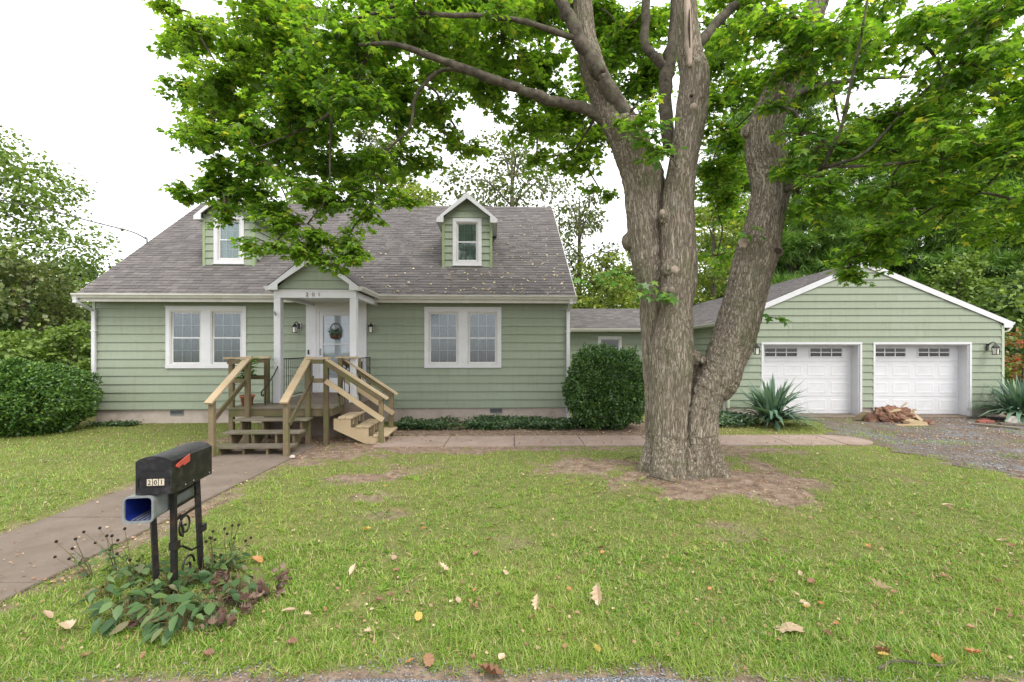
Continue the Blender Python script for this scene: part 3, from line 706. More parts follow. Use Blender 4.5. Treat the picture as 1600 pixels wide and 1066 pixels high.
# dormers
for dc in dorm_c:
    zb = roof_z(DV)-.06; ze = 5.72; za = 6.33; hw2 = DW/2
    b = MB()
    b.prism([(dc-hw2+.03, zb), (dc+hw2-.03, zb), (dc+hw2-.03, ze), (dc, za-.10), (dc-hw2+.03, ze)], 'y', DV+.09, DV+2.6)
    ww = (dc-.41, dc+.41, zb+.08, 5.66)
    strips(b, dc-hw2+.03, dc+hw2-.03, zb, 5.70, [(ww[0]+.05, ww[1]-.05, ww[2]+.05, ww[3]-.05)], DV, DV+.085)
    d = b.build("dormer", M['siding'], house)
    dsl = (za-ze)/hw2
    def spd(z, dc=dc, hw2=hw2, ze=ze, dsl=dsl):
        h = hw2-.06 if z < ze else max(0.0, hw2-.06-(z-ze)/dsl); return (dc-h, dc+h)
    lap_siding(d, frontT(DV), spd, zb+.02, 0.2, za-.12, [ww], M['siding'])
    for s in (-1, 1):
        uo = dc+s*(hw2-.03)
        T = (lambda s_, uo_: (lambda v, o, z: (uo_+s_*o, v, z)))(s, uo)
        lap_siding(d, T, lambda z: (DV+.02, max(DV+.04, EV+(z+.1-EZ)/SL)), zb+.02, 0.2, ze, [], M['siding'])
        x0 = dc+s*(hw2-.028); MB().cham(min(x0-.035, x0+.035), max(x0-.035, x0+.035), DV-.045, DV+.05, zb-.02, ze-.02).build("corner_board", M['green_trim'], d)
        # roof plane of the dormer with a real overhang
        ov = 0.14; vr0 = DV-.20; e = (dc+s*(hw2+ov), ze-ov*dsl+.02); p = (dc, za+.02)
        q = MB(); n_ = Vector((s*dsl, 0, 1)).normalized()*.05
        vend_p = EV+(p[1]-EZ)/SL; vend_e = EV+(e[1]-EZ)/SL
        top = [(p[0], vr0, p[1]), (e[0], vr0, e[1]), (e[0], vend_e, e[1]), (p[0], vend_p, p[1])]
        low = [(x-n_.x*0, v, z-.06) for x, v, z in top]
        q.add(top+low, [(0,1,2,3), (4,7,6,5), (0,4,5,1), (1,5,6,2), (2,6,7,3), (3,7,4,0)]); q.build("roof_plane", M['shingle'], d)
        # rake boards: front fascia following the slope, with a cut return
        r = MB(); t = 0.15
        r.prism([(p[0], p[1]-.012), (e[0], e[1]-.012), (e[0], e[1]-t+.03), (dc+s*(hw2-.05), e[1]-t+.03), (dc+s*(hw2-.05), ze-.05), (p[0], p[1]-t*1.15)], 'y', vr0-.018, vr0+.012)
        r.build("rake_board", M['white'], d)
        MB().prism([(e[0], e[1]-.062), (e[0], e[1]-.085), (uo, e[1]-.085), (uo, e[1]-.062)], 'y', vr0+.015, vend_e).build("soffit", M['white'], d)
        MB().box(min(e[0]-.012, e[0]+.012), max(e[0]-.012, e[0]+.012), vr0+.015, vend_e, e[1]-.1, e[1]-.004).build("eave_board", M['cream'], d)
    f = MB(); frame4(f, ww[0], ww[1], ww[2], ww[3], .095, DV, DV-.044); f.box(ww[0]-.02, ww[1]+.02, DV-.07, DV, ww[2]-.02, ww[2]-.001); f.build("window_frame", M['white'], d)
    j = MB(); frame4(j, ww[0]+.095, ww[1]-.095, ww[2]+.095, ww[3]-.095, .028, DV+.06, DV-.03); j.build("window_jamb", M['cream'], d)
    sash_unit(d, ww[0]+.123, ww[1]-.123, ww[2]+.123, ww[3]-.123, DV+.012, 3, 2, M['curtain'])

# portico
PC = 6.42; PV = -2.0; hwp = 0.97; pe_z = 3.31; pa_z = 4.10; psl = (pa_z-pe_z)/hwp
b = MB()
b.box(5.515, 7.305, PV, PV+.16, 3.075, 3.228)
por = b.build("portico", M['white'], house)
for s, u in ((-1, 5.515), (1, 7.165)):
    b = MB(); b.cham(u, u+.145, PV, PV+.155, 0.76, 3.073, .008); b.box(u-.012, u+.157, PV-.012, PV+.167, 0.761, .90); b.build("column", M['white'], por)
    ub = u if s < 0 else u+.02
    MB().box(ub, ub+.125, PV+.163, -.035, 3.08, 3.226).build("side_beam", M['white'], por)
    # roof planes run back to die into the main slope
    e = (PC+s*(hwp+.0), pe_z+.02); p = (PC, pa_z); v0 = PV-.10
    ve, vp = EV+(e[1]-EZ)/SL, EV+(p[1]-EZ)/SL
    top = [(p[0], v0, p[1]), (e[0], v0, e[1]), (e[0], ve, e[1]), (p[0], vp, p[1])]; low = [(x, v, z-.06) for x, v, z in top]
    MB().add(top+low, [(0,1,2,3), (4,7,6,5), (0,4,5,1), (1,5,6,2), (2,6,7,3), (3,7,4,0)]).build("roof_plane", M['shingle'], por)
    n = 11; ll = math.hypot(hwp, pa_z-pe_z); q = MB()
    for k in range(n):
        a = k/n; c = min(1, a+1.12/n)
        w0, z0 = e[0]+(p[0]-e[0])*a, e[1]+(p[1]-e[1])*a; w1, z1 = e[0]+(p[0]-e[0])*c, e[1]+(p[1]-e[1])*c
        vb = EV+(z0-EZ)/SL; vv = v0-.01
        while vv < vb:
            w = random.choice(WID); v2 = min(vv+w-.005, vb); 
            q.add([(w0, vv, z0+.016), (w0, v2, z0+.016), (w1, v2, z1+.004), (w1, vv, z1+.004), (w0, vv, z0), (w0, v2, z0)], [(0,1,2,3), (4,5,1,0)]); vv += w
    q.build("shingle_courses", M['shingle'], por)["kind"] = "stuff"
    r = MB(); r.prism([(p[0], p[1]-.012), (e[0], e[1]-.012), (e[0], pe_z-.075), (PC+s*(hwp-.20), pe_z-.075), (PC+s*(hwp-.20), pe_z+.055), (p[0], p[1]-.20)], 'y', v0-.02, v0+.005)
    r.build("rake_board", M['white'], por)
    g = MB()
    prof = [(0, 0), (0, -.09), (.055, -.09), (.08, -.05), (.10, -.03), (.10, 0)]
    g.prism([(e[0]+s*x, e[1]-.015+z) for x, z in prof], 'y', v0-.01, ve-.02); g.build("gutter", M['cream'], por)
def spp(z): h = max(0.0, (pa_z-.10-z)/psl); h = min(h, 0.86); return (PC-h, PC+h)
g = MB(); g.prism([(PC-.9, 3.228), (PC+.9, 3.228), (PC, pa_z-.1)], 'y', PV+.05, PV+.10); g.build("gable_wall", M['siding'], por)
lap_siding(por, frontT(PV+.05), lambda z: spp(z), 3.262, 0.19, pa_z-.14, [], M['siding'])
MB().box(PC-.97, PC+.97, PV-.022, PV+.05, 3.229, 3.250).build("gable_ledge", M['white'], por)
MB().box(5.66, 7.16, PV+.16, -.04, 3.15, 3.17).build("ceiling", M['white'], por)
def digits(text, loc, size, m, parent, name, depth=0.006, spacing=1.0, rot=(R(90), 0, 0)):
    out = []
    c = bpy.data.curves.new(name, 'FONT'); c.body = text; c.size = size; c.extrude = depth/2; c.align_x = 'CENTER'; c.space_character = spacing
    o = bpy.data.objects.new("tmp", c); COL.objects.link(o); bpy.context.view_layer.update()
    me_ = bpy.data.meshes.new_from_object(o.evaluated_get(bpy.context.evaluated_depsgraph_get())); bpy.data.objects.remove(o)
    me_.materials.clear(); me_.materials.append(m)
    o = link(bpy.data.objects.new(name, me_), parent); o.location = loc; o.rotation_euler = rot; return o
for ch, u in (("2", 6.275), ("0", 6.41), ("1", 6.535)):
    o = digits(ch, (u-.035, PV-.006, 3.105), 0.125, M['digit_bronze'], por, "house_number"); o["label"] = "bronze numeral %s on the porch beam" % ch
MB().bar((5.53, PV-.01, 2.76), (5.60, PV-.09, 2.68), .03, .025).build("flag_bracket", M['plastic_grey'], por)

# door
u0, u1, z0, z1 = DOOR
b = MB(); b.box(u0, u0+.26, -.05, .0, z0, z1-.185); b.box(u1-.26, u1, -.05, .0, z0, z1-.185); b.box(u0, u1, -.055, .0, z1-.185, z1)
b.box(u0+.262, u1-.262, .02, .07, z0, z1-.187)
fd = b.build("front_door", M['white'], house)
du0, du1, dz1 = u0+.26, u1-.26, z1-.185
b = MB(); frame4(b, du0, du1, z0+.03, dz1, .075, .019, -.040); b.build("door_frame", M['white'], fd)
a, c, zt = du0+.077, du1-.077, dz1-.077
b = MB(); b.box(a, a+.095, -.030, .006, z0+.107, zt); b.box(c-.095, c, -.030, .006, z0+.107, zt); b.box(a+.095, c-.095, -.030, .006, zt-.10, zt); b.box(a+.095, c-.095, -.030, .006, z0+.107, z0+.42); b.box(a+.095, c-.095, -.034, .006, 2.055, 2.085)
sdr = b.build("storm_door", M['white'], fd)
MB().box(a+.095, c-.095, -.012, -.008, z0+.42, 2.055).build("pane", M['door_glass'], fd); MB().box(a+.095, c-.095, -.010, -.006, 2.085, zt-.10).build("pane", M['door_glass'], fd)
for zz0, zz1 in ((z0+.5, 1.35), (1.42, 2.0), (2.15, 2.62)):
    for x0, x1 in ((a+.13, (a+c)/2-.03), ((a+c)/2+.03, c-.13)):
        b = MB(); b.add([(x0, .0195, zz0), (x1, .0195, zz0), (x1, .0195, zz1), (x0, .0195, zz1), (x0+.03, .010, zz0+.03), (x1-.03, .010, zz0+.03), (x1-.03, .010, zz1-.03), (x0+.03, .010, zz1-.03)], [(4,5,6,7), (0,1,5,4), (1,2,6,5), (2,3,7,6), (3,0,4,7)]); b.build("door_panel", M['white'], fd)
b = MB(); b.tube([(a+.04, -.03, 1.78), (a+.04, -.075, 1.80), (a+.04, -.075, 1.92), (a+.04, -.03, 1.94)], .009, 8); b.build("door_handle", M['iron'], fd, True)
MB().box(u0-.0, u1, -.30, .02, 0.70, 0.80).build("door_sill", M['concrete'], fd)
b = MB(); b.cham(u0+.045, u0+.085, -.072, -.0505, 1.80, 1.92, .004); b.build("doorbell", M['black'], fd)

# ------------------------------------------------------------------ porch: stoop, deck, steps, railings
HO = Vector((-10.84, 11.8, 0)); HA = R(2.3)
def hl(u, v, z=0.0): return HO+Vector((u*math.cos(HA)-v*math.sin(HA), u*math.sin(HA)+v*math.cos(HA), z))
def hthing(name, label, cat, u, v, group=None, z=0.0):
    t = thing(name, label, cat, hl(u, v, z), HA, group); t["_o"] = (u, v, z); return t
def hb(b, name, m, t, smooth=False, parent=None):
    o = b.build(name, m, parent or t, smooth)
    if parent is None: u, v, z = t["_o"]; o.location = (-u, -v, -z)
    return o
stoop = hthing("stoop", "low concrete stoop under the porch columns in front of the white door", "stoop", 6.42, -1.0)
hb(MB().box(5.40, 7.42, -2.045, -0.035, -0.1, .752), "block", M['concrete'], stoop); hb(MB().cham(5.37, 7.45, -2.055, -0.31, .752, .758, .003), "surface", M['concrete'], stoop)

deck = hthing("wooden_steps", "weathered timber landing with front and side stairs and handrails at the porch", "wooden steps", 6.0, -2.8)
DZ = 0.76
for k in range(5):
    v0 = -2.815+k*.15; hb(MB().cham(4.96, 7.08, v0, v0+.143, DZ-.038, DZ+random.uniform(-.003, .003)), "deck_board", M['old_wood'], deck)
hb(MB().box(5.0, 7.05, -2.79, -2.752, .57, .718), "rim_joist", M['post_wood'], deck); hb(MB().box(5.0, 7.05, -2.10, -2.06, .57, .718), "rim_joist", M['post_wood'], deck)
for u in (5.0, 7.01): hb(MB().box(u, u+.04, -2.75, -2.102, .57, .718), "side_joist", M['post_wood'], deck)
def post(u, v, z0, z1, s=.092): return hb(MB().cham(u-s/2, u+s/2, v-s/2, v+s/2, z0, z1, .007), "post", M['post_wood'], deck)
for (u, v, z0, z1) in ((5.40, -2.84, 0, 1.74), (6.60, -2.84, 0, 1.74), (5.03, -2.74, 0, 1.74), (5.03, -2.14, 0, 1.74), (5.44, -2.14, 0, 1.74), (6.96, -2.84, 0, 1.74), (6.99, -2.08, 0, 1.74), (7.30, -1.78, .76, 1.74),
                       (5.34, -3.90, 0, 1.02), (6.64, -3.90, 0, 1.02), (8.06, -2.82, 0, .95), (8.06, -1.90, 0, .95)): post(u, v, z0, z1)
for k, vf in enumerate((-3.86, -3.50, -3.15)):
    z = .19*(k+1)
    for q in (0, 1):
        dz = random.uniform(-.003, .003)
        hb(MB().cham(5.28, 6.70+.0*k, vf+q*.149, vf+q*.149+.143, z-.038+dz, z+dz), "tread", M['old_wood'], deck)
spoly = [(-3.80, 0.0), (-3.80, .150), (-3.462, .150), (-3.462, .340), (-3.112, .340), (-3.112, .530), (-2.82, .530), (-2.82, .36), (-3.46, 0.0)]
for u in (5.41, 5.83, 6.25, 6.57): hb(MB().prism(spoly, 'x', u-.019, u+.019), "stringer", M['post_wood'], deck)
# side stairs, newer boards
for k, uf in enumerate((8.18, 7.83, 7.47)):
    z = .185*(k+1)
    for q in (0, 1): hb(MB().cham(uf-.149*(q+1)+.006, uf-.149*q, -2.80, -1.84, z-.036, z), "tread", M['new_wood'], deck)
sp2 = [(8.12, 0.0), (8.12, .146), (7.79, .146), (7.79, .331), (7.43, .331), (7.43, .516), (7.085, .516), (7.085, .30), (7.72, 0.0)]
for v in (-2.76, -2.32, -1.88): hb(MB().prism(sp2, 'y', v-.019, v+.019), "stringer", M['new_wood'], deck)
for k, (u, z0, z1) in enumerate(((7.795, .19, .33), (7.44, .375, .515))):
    for v in (-2.60, -2.16): hb(MB().box(u-.03, u, v-.02, v+.02, z0, z1), "riser_block", M['new_wood'], deck)
def rail(p, q, m, w=.14, h=.036, name="handrail", up=(0, 0, 1)): return hb(MB().bar(p, q, w, h, up), name, m, deck)
NW, PW = M['new_wood'], M['post_wood']
rail((5.34, -4.02, .985), (5.40, -2.80, 1.775), NW); rail((6.64, -4.02, .985), (6.60, -2.80, 1.775), NW)
rail((5.30, -3.90, .60), (5.36, -2.80, 1.33), PW, .035, .088, "mid_rail", (0, 0, 1)); rail((6.70, -3.92, .60), (6.66, -2.74, 1.36), PW, .035, .088, "mid_rail")
rail((6.97, -2.84, 1.735), (8.20, -2.84, .925), NW); rail((7.02, -1.98, 1.735), (8.20, -1.90, .925), NW)
rail((6.97, -2.895, 1.655), (8.10, -2.895, .905), PW, .035, .088, "under_rail"); rail((6.97, -2.900, 1.30), (8.12, -2.900, .50), NW, .035, .10, "mid_rail")
rail((7.0, -1.955, 1.655), (8.10, -1.955, .905), PW, .035, .088, "under_rail"); rail((7.0, -1.96, 1.30), (8.12, -1.96, .50), NW, .035, .10, "mid_rail")
rail((4.93, -2.80, 1.76), (5.45, -2.80, 1.76), NW, .14, .036); rail((6.545, -2.80, 1.76), (7.02, -2.80, 1.76), NW)
rail((5.03, -2.72, 1.757), (5.03, -2.2, 1.757), NW, .12, .034); rail((4.97, -2.14, 1.759), (5.51, -2.14, 1.759), M['split_wood'], .14, .036); rail((6.90, -2.08, 1.759), (7.36, -2.08, 1.759), NW, .14, .036)
rail((5.03, -2.895, 1.69), (5.40, -2.895, 1.69), PW, .034, .088, "under_rail"); rail((6.60, -2.895, 1.69), (6.92, -2.895, 1.69), PW, .034, .088, "under_rail")
rail((5.07, -2.80, 1.30), (5.36, -2.80, 1.30), PW, .034, .088, "mid_rail"); rail((6.64, -2.80, 1.30), (6.92, -2.80, 1.30), PW, .034, .088, "mid_rail")
rail((5.07, -2.14, 1.33), (5.40, -2.14, 1.33), PW, .034, .088, "mid_rail"); rail((5.03, -2.70, 1.30), (5.03, -2.19, 1.30), PW, .034, .088, "mid_rail")
rail((5.07, -2.14, 1.69), (5.42, -2.14, 1.69), PW, .034, .088, "under_rail")

def iron_rail(u, side, label):
    t = hthing("iron_railing", label, "railing", u, -1.0, "black iron railings of the stoop", .758)
    b = MB(); b.tube([(u, -1.80, .76), (u, -1.80, 1.73)], .014, 6); hb(b, "newel", M['iron'], t); b = MB(); b.tube([(u, -.10, .76), (u, -.10, 1.73)], .014, 6); hb(b, "newel", M['iron'], t)
    for z, r in ((1.72, .016), (.86, .011)): hb(MB().bar((u, -1.80, z), (u, -.10, z), r*2, r*1.4), "rail", M['iron'], t)
    for k in range(1, 15): hb(MB().tube([(u, -1.80+k*1.7/15, .86), (u, -1.80+k*1.7/15, 1.71)], .0065, 5), "baluster", M['iron'], t)
    pts = [(u, -1.80, 1.70), (u, -1.95, 1.60), (u+.0, -2.15, 1.40), (u-.02*side, -2.42, 1.17), (u-.03*side, -2.55, 1.10), (u-.03*side, -2.63, 1.06), (u-.03*side, -2.64, .99), (u-.03*side, -2.58, .965), (u-.03*side, -2.54, 1.0)]
    hb(MB().tube(pts, .014, 6), "volute_rail", M['iron'], t, True)
    for v, z in ((-2.50, 1.12), (-2.2, 1.36)): hb(MB().tube([(u-.02*side, v, .76), (u-.02*side, v, z)], .008, 5), "baluster", M['iron'], t)
    return t
iron_rail(5.60, 1, "black iron railing with slim bars left of the door, scrolled lower end")
iron_rail(7.10, -1, "black iron railing with slim bars right of the door, beside the white column")

# ------------------------------------------------------------------ wall lanterns
def lantern(loc, rz, label, scale=1.0, plate=True):
    t = thing("wall_lantern", label, "wall lamp", loc, rz, "black wall lanterns of the house and garage")
    if plate: MB().cham(-.055, .055, -.012, .0, -.09, .09, .01).build("mount_plate", M['white'], t)
    MB().cham(-.035, .035, -.035, -.0125, -.075, .075, .008).build("back_plate", M['black'], t)
    b = MB(); b.tube([(0, -.035, .03), (0, -.07, .085), (0, -.12, .11), (0, -.165, .085), (0, -.17, .05)], .011, 8); b.build("arm", M['black'], t, True)
    MB().lathe([(.012, .075), (.03, .06), (.075, .015), (.082, .0), (.074, -.004)], (0, -.17, -.01), 4).build("roof_cap", M['black'], t)
    b = MB()
    for sx in (-1, 1):
        for sy in (-1, 1): b.bar((sx*.047, -.17+sy*.047, -.015), (sx*.040, -.17+sy*.040, -.165), .011, .011)
    b.box(-.048, .048, -.218, -.122, -.178, -.163); b.box(-.052, .052, -.222, -.118, -.022, -.013); b.build("cage", M['black'], t)
    MB().prism([(-.036, -.162), (.036, -.162), (.040, -.024), (-.040, -.024)], 'y', -.205, -.135).build("lamp_glass", M['lamp_glass'], t)
    t.scale = (scale,)*3; return t
lantern(hl(5.25, -.032, 2.54), HA+R(-18), "black wall lantern on the green boards left of the front door")
lantern(hl(7.12, -.032, 2.54), HA+R(10), "black wall lantern on the green boards right of the front door")

# wreath basket on the door, flower pot, meter-like holder
wr = hthing("wreath_basket", "round wicker hanging basket with pale green sprigs on the storm door", "door basket", 6.19, -.06, None, 2.05)
b = MB(); b.tube([(6.19+.145*math.cos(t), -.055, 2.42+.20*math.sin(t)) for t in np.linspace(-.35, math.pi+.35, 22)], .011, 6); hb(b, "hoop", M['wicker'], wr, True)
b = MB(); b.lathe([(.05, 0), (.125, .03), (.15, .10), (.145, .15)], (6.19, -.075, 2.20), 14)
b.v = [(x, -.055+(y+.075)*.45, z) for x, y, z in b.v]; hb(b, "basket", M['wicker'], wr)
n = 170; pos = np.stack([6.19+rng.uniform(-.13, .13, n), rng.uniform(-.16, -.055, n), 2.30+rng.uniform(-.02, .16, n)**1.0], 1)
T = np.array([(-.14, 0, 0), (.14, 0, 0), (0, 1, -.1)]); d = rand_unit(n)+np.array([0, -.3, .7])
V, F = scatter(T, [(0, 1, 2)], pos, rot_mats(d, rand_unit(n)), rng.uniform(.05, .11, n)[:, None, None]*np.ones((1, 1, 3)))
o = link(bpy.data.objects.new("sprigs", np_mesh("sprigs", V, F, M['yucca'])), wr); o.location = (-6.19, .06, -2.05); o["kind"] = "stuff"

def potted(u, v):
    t = hthing("flower_pot", "terracotta pot with a leggy bright green plant on the wooden landing", "potted plant", u, v, None, .762)
    MB().lathe([(.075, 0), (.098, .15), (.112, .152), (.115, .19), (.104, .19), (.098, .165)], (0, 0, 0), 20).build("pot", M['terracotta'], t, True)
    MB().lathe([(.097, .16), (.02, .17)], (0, 0, 0), 12).build("soil", M['hollow'], t)
    st = MB(); P = []; D_ = []
    for k in range(7):
        a = random.uniform(0, 6.28); h = random.uniform(.45, .75); l = random.uniform(.05, .16)
        pts = [Vector((.02*math.cos(a), .02*math.sin(a), .16))+Vector((math.cos(a)*l*q*q, math.sin(a)*l*q*q, h*q)) for q in (0, .35, .7, 1)]
        st.tube(pts, .006, 5)
        for q in range(13):
            f = .5+q/26; p = pts[0].lerp(pts[3], f); aa = random.uniform(0, 6.28)
            P.append((p.x, p.y, p.z)); D_.append((math.cos(aa), math.sin(aa), random.uniform(-.3, .5)))
    st.build("stems", M['stalk'], t, True)
    P = np.array(P); D_ = np.array(D_); T = np.array([(0, 0, 0), (-.28, .4, .06), (0, .45, -.02), (.28, .4, .06), (0, 1, -.15)])
    V, F = scatter(T, [(0, 2, 1), (0, 3, 2), (1, 2, 4), (2, 3, 4)], P, rot_mats(D_, np.array([[0, 0, 1.]])+.4*rand_unit(len(P))), rng.uniform(.11, .19, len(P))[:, None, None]*np.ones((1, 1, 3)))
    link(bpy.data.objects.new("leaves", np_mesh("leaves", V, F, M['sprig'])), t)
    return t
potted(5.20, -2.48).scale = (1.3, 1.3, 1.15)

# ------------------------------------------------------------------ garage
GA = R(-1.5)
gar = thing("garage", "pale green double garage with two white panelled doors and a low gable", "garage", (10.13, 13.1, 0), GA)
GH = 3.87; GE = 2.72; GP = 4.47; GHO = 4.11; GS = (GP-GE)/GHO; GD = 13.0
gd = [(-2.87, -.13), (.30, 2.94)]
b = MB(); holes = [(a, c, -.2, 2.08) for a, c in gd]
strips(b, -GH, GH, .24, 2.62, holes, 0.0, .12); b.prism([(-GH, 2.62), (GH, 2.62), (GH, 2.66), (0, 2.67+GH*GS), (-GH, 2.66)], 'y', 0, .12)
for x in (-GH, GH-.12): b.box(x, x+.12, .12, GD, .24, 2.66)
b.box(-GH, GH, GD-.12, GD, .24, 2.66); b.box(-GH+.12, GH-.12, .9, 1.0, 0, 2.6); b.prism([(-GH, 2.66), (GH, 2.66), (0, 2.62+GH*GS)], 'y', GD-.12, GD)
gw = b.build("wall", M['siding'], gar)
b = MB(); us = [-GH+.02, gd[0][0], gd[0][1], gd[1][0], gd[1][1], GH-.02]
for a, c in zip(us[0::2], us[1::2]): b.box(a, c, .02, .2, -.2, .26)
b.box(-GH+.02, -GH+.2, .2, GD, -.2, .245); b.box(GH-.2, GH-.02, .2, GD, -.2, .245); b.build("foundation", M['foundation'], gar)
def gsp(z): h = GH-.05 if z < 2.66 else max(0, GH-.05-(z-2.66)/GS); return (-h, h)
lap_siding(gw, frontT(0.0), gsp, .245, .204, GP-.12, [(a-.055, c+.055, -1, 2.135) for a, c in gd], M['siding'])
Ts = lambda v, o, z: (-GH-o, v, z)
lap_siding(gw, Ts, lambda z: (.06, 6.0), .245, .204, 2.60, [], M['siding'])
for x in (-GH-.032, GH-.045): MB().cham(x, x+.077, -.040, .07, .23, 2.60).build("corner_board", M['corner'], gw)
for k, (a, c) in enumerate(gd):
    dr = MB().box(a, c, .30, .345, .035, 2.08).build("garage_door", M['white'], gar)
    n4 = (c-a)/4
    for r in range(4): MB().box(a, c, .286, .2995, .04+r*.51+.006, .04+(r+1)*.51-.006).build("door_section", M['white'], dr)
    for r in range(3):
        for q in range(4):
            x0, x1, z0, z1 = a+q*n4+.07, a+(q+1)*n4-.07, .04+r*.51+.09, .04+(r+1)*.51-.09
            b = MB(); y0 = .285
            ring = lambda i, y: [(x0+i, y, z0+i), (x1-i, y, z0+i), (x1-i, y, z1-i), (x0+i, y, z1-i)]
            vs = ring(0, y0)+ring(.012, y0-.0035)+ring(.045, y0-.0035)+ring(.065, y0-.0005)
            fs = [(8+4+i, 8+4+(i+1) % 4, 8+(i+1) % 4, 8+i) for i in range(4)]+[(12, 13, 14, 15)]+[(j*4+i, j*4+(i+1) % 4, j*4+4+(i+1) % 4, j*4+4+i) for j in (0, 1) for i in range(4)]
            b.add(vs, fs); b.build("door_panel", M['white'], dr)
    wn = c-a
    for f0, f1 in ((.065, .425), (.545, .90)):
        x0, x1, z0, z1 = a+wn*f0, a+wn*f1, 1.70, 1.985; b = MB()
        frame4(b, x0, x1, z0, z1, .026, .2855, .268)
        cw = (x1-x0-.052)/3
        for q in (1, 2): b.box(x0+.026+cw*q-.013, x0+.026+cw*q+.013, .268, .2855, z0+.026, z1-.026)
        zm = (z0+z1)/2
        for q in range(3): b.box(x0+.026+cw*q+(.013 if q else 0), x0+.026+cw*(q+1)-(.013 if q < 2 else 0), .269, .2855, zm-.013, zm+.013)
        b.build("window_frame", M['white'], dr)
        for q in range(3):
            for s in (0, 1):
                za, zc = (z0+.026, zm-.013) if s == 0 else (zm+.013, z1-.026)
                MB().box(x0+.026+cw*q+.013, x0+.026+cw*(q+1)-.013, .279, .284, za, zc).build("pane", M['garage_pane'], dr)
    j = MB(); j.box(a-.0, a+.03, .0, .30, .0, 2.05); j.box(c-.03, c, .0, .30, .0, 2.05); j.box(a, c, .0, .30, 2.05, 2.08); j.build("door_jamb", M['white'], dr)
    j = MB(); j.box(a-.055, a, -.038, .0, .0, 2.08); j.box(c, c+.055, -.038, .0, .0, 2.08); j.box(a-.055, c+.055, -.042, .0, 2.08, 2.135); j.build("door_casing", M['white'], dr)
# roof
b = MB()
for s in (-1, 1): b.prism([(0, GP), (s*GHO, GE), (s*GHO, GE-.09), (0, GP-.11)], 'y', -.035, GD+.2)
gr = b.build("roof", M['shingle'], gar)
sf = MB(); sl = math.hypot(GHO, GP-GE); nrow = int(sl/.145)
for s in (-1, 1):
    for r in range(nrow+1):
        f0, f1 = r/(nrow+1), min(1, (r+1.15)/(nrow+1)); y = -.04-random.uniform(0, .25)
        while y < GD+.2:
            w = random.choice(WID)*(1 if y < 7 else 2.4); ya, yb = max(y, -.04), min(y+w-.006, GD+.2); y += w
            if yb <= ya: continue
            x0, z0, x1, z1 = s*GHO*(1-f0), GE+(GP-GE)*f0, s*GHO*(1-f1), GE+(GP-GE)*f1; h = random.choice((.012, .018))
            sf.add([(x0, ya, z0+h), (x0, yb, z0+h), (x1, yb, z1+.005), (x1, ya, z1+.005), (x0, ya, z0), (x0, yb, z0)], [(0,1,2,3), (4,5,1,0)])
sf.build("shingle_courses", M['shingle'], gr)["kind"] = "stuff"
for s in (-1, 1):
    MB().prism([(0, GP-.005), (s*(GHO+.0), GE-.005), (s*GHO, GE-.17), (s*(GHO-.24), GE-.17), (s*(GHO-.24), GE-.055), (0, GP-.17)], 'y', -.06, -.036).build("rake_board", M['white'], gr)
    g = MB(); g.prism([(s*(GHO+x), GE-.01+z) for x, z in prof], 'y', -.03, GD+.15); g.build("gutter", M['cream'], gr)
    MB().box(min(s*GH, s*(GHO-.01)), max(s*GH, s*(GHO-.01)), -.03, GD, 2.60, 2.62).build("soffit", M['soffit'], gr)
b = MB(); b.tube([(GHO+.05, .06, 2.62), (GHO+.05, .06, 2.54), (GHO-.02, .05, 2.46), (GH+.045, .05, 2.42), (GH+.045, .05, 2.2), (GH+.045, .05, .1)], .032, 8); b.build("downspout", M['cream'], gar, True)
b = MB(); b.bar((-GH-.05, .10, 2.52), (-GH-.05, .10, .12), .07, .05, (0, 1, 0)); b.build("downspout", M['white'], gar)
G2W = Matrix.Translation((10.13, 13.1, 0)) @ Matrix.Rotation(GA, 4, 'Z')
lantern(G2W @ Vector((-3.17, -.03, 2.0)), GA, "black wall lantern left of the garage doors, half behind the tree", 1.25, False)
lantern(G2W @ Vector((3.40, -.03, 2.0)), GA+R(16), "black wall lantern right of the garage doors near the corner", 1.25, False)

# ------------------------------------------------------------------ connecting wing between house and garage
wg = thing("connecting_wing", "low pale green wing with small window linking house and garage", "building", (3.85, 16.6, 0))
b = MB(); ww = (-.72, .14, 1.55, 2.40)
strips(b, -2.6, 2.9, .2, 2.62, [(ww[0]+.05, ww[1]-.05, ww[2]+.05, ww[3]-.05)], 0, .1); b.box(-2.6, 2.9, 3.0, 5.9, .2, 2.6); b.box(-2.6, 2.9, .6, .7, .2, 2.6)
wwl = b.build("wall", M['siding'], wg); MB().box(-2.6, 2.9, .03, 5.8, -.2, .22).build("foundation", M['foundation'], wg)
lap_siding(wwl, frontT(0), lambda z: (-2.6, 2.6), .21, .21, 2.58, [ww], M['siding'])
f = MB(); frame4(f, ww[0], ww[1], ww[2], ww[3], .09, 0, -.045); wf = f.build("window", M['white'], wg)
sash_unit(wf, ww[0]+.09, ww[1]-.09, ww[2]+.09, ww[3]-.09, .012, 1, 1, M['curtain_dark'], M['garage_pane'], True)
b = MB(); b.prism([(-.40, 2.67), (2.9, 3.66), (6.2, 2.67), (6.2, 2.58), (2.9, 3.56), (-.40, 2.58)], 'x', -2.55, 2.9); wr_ = b.build("roof", M['shingle'], wg)
sf = MB(); nr = 22
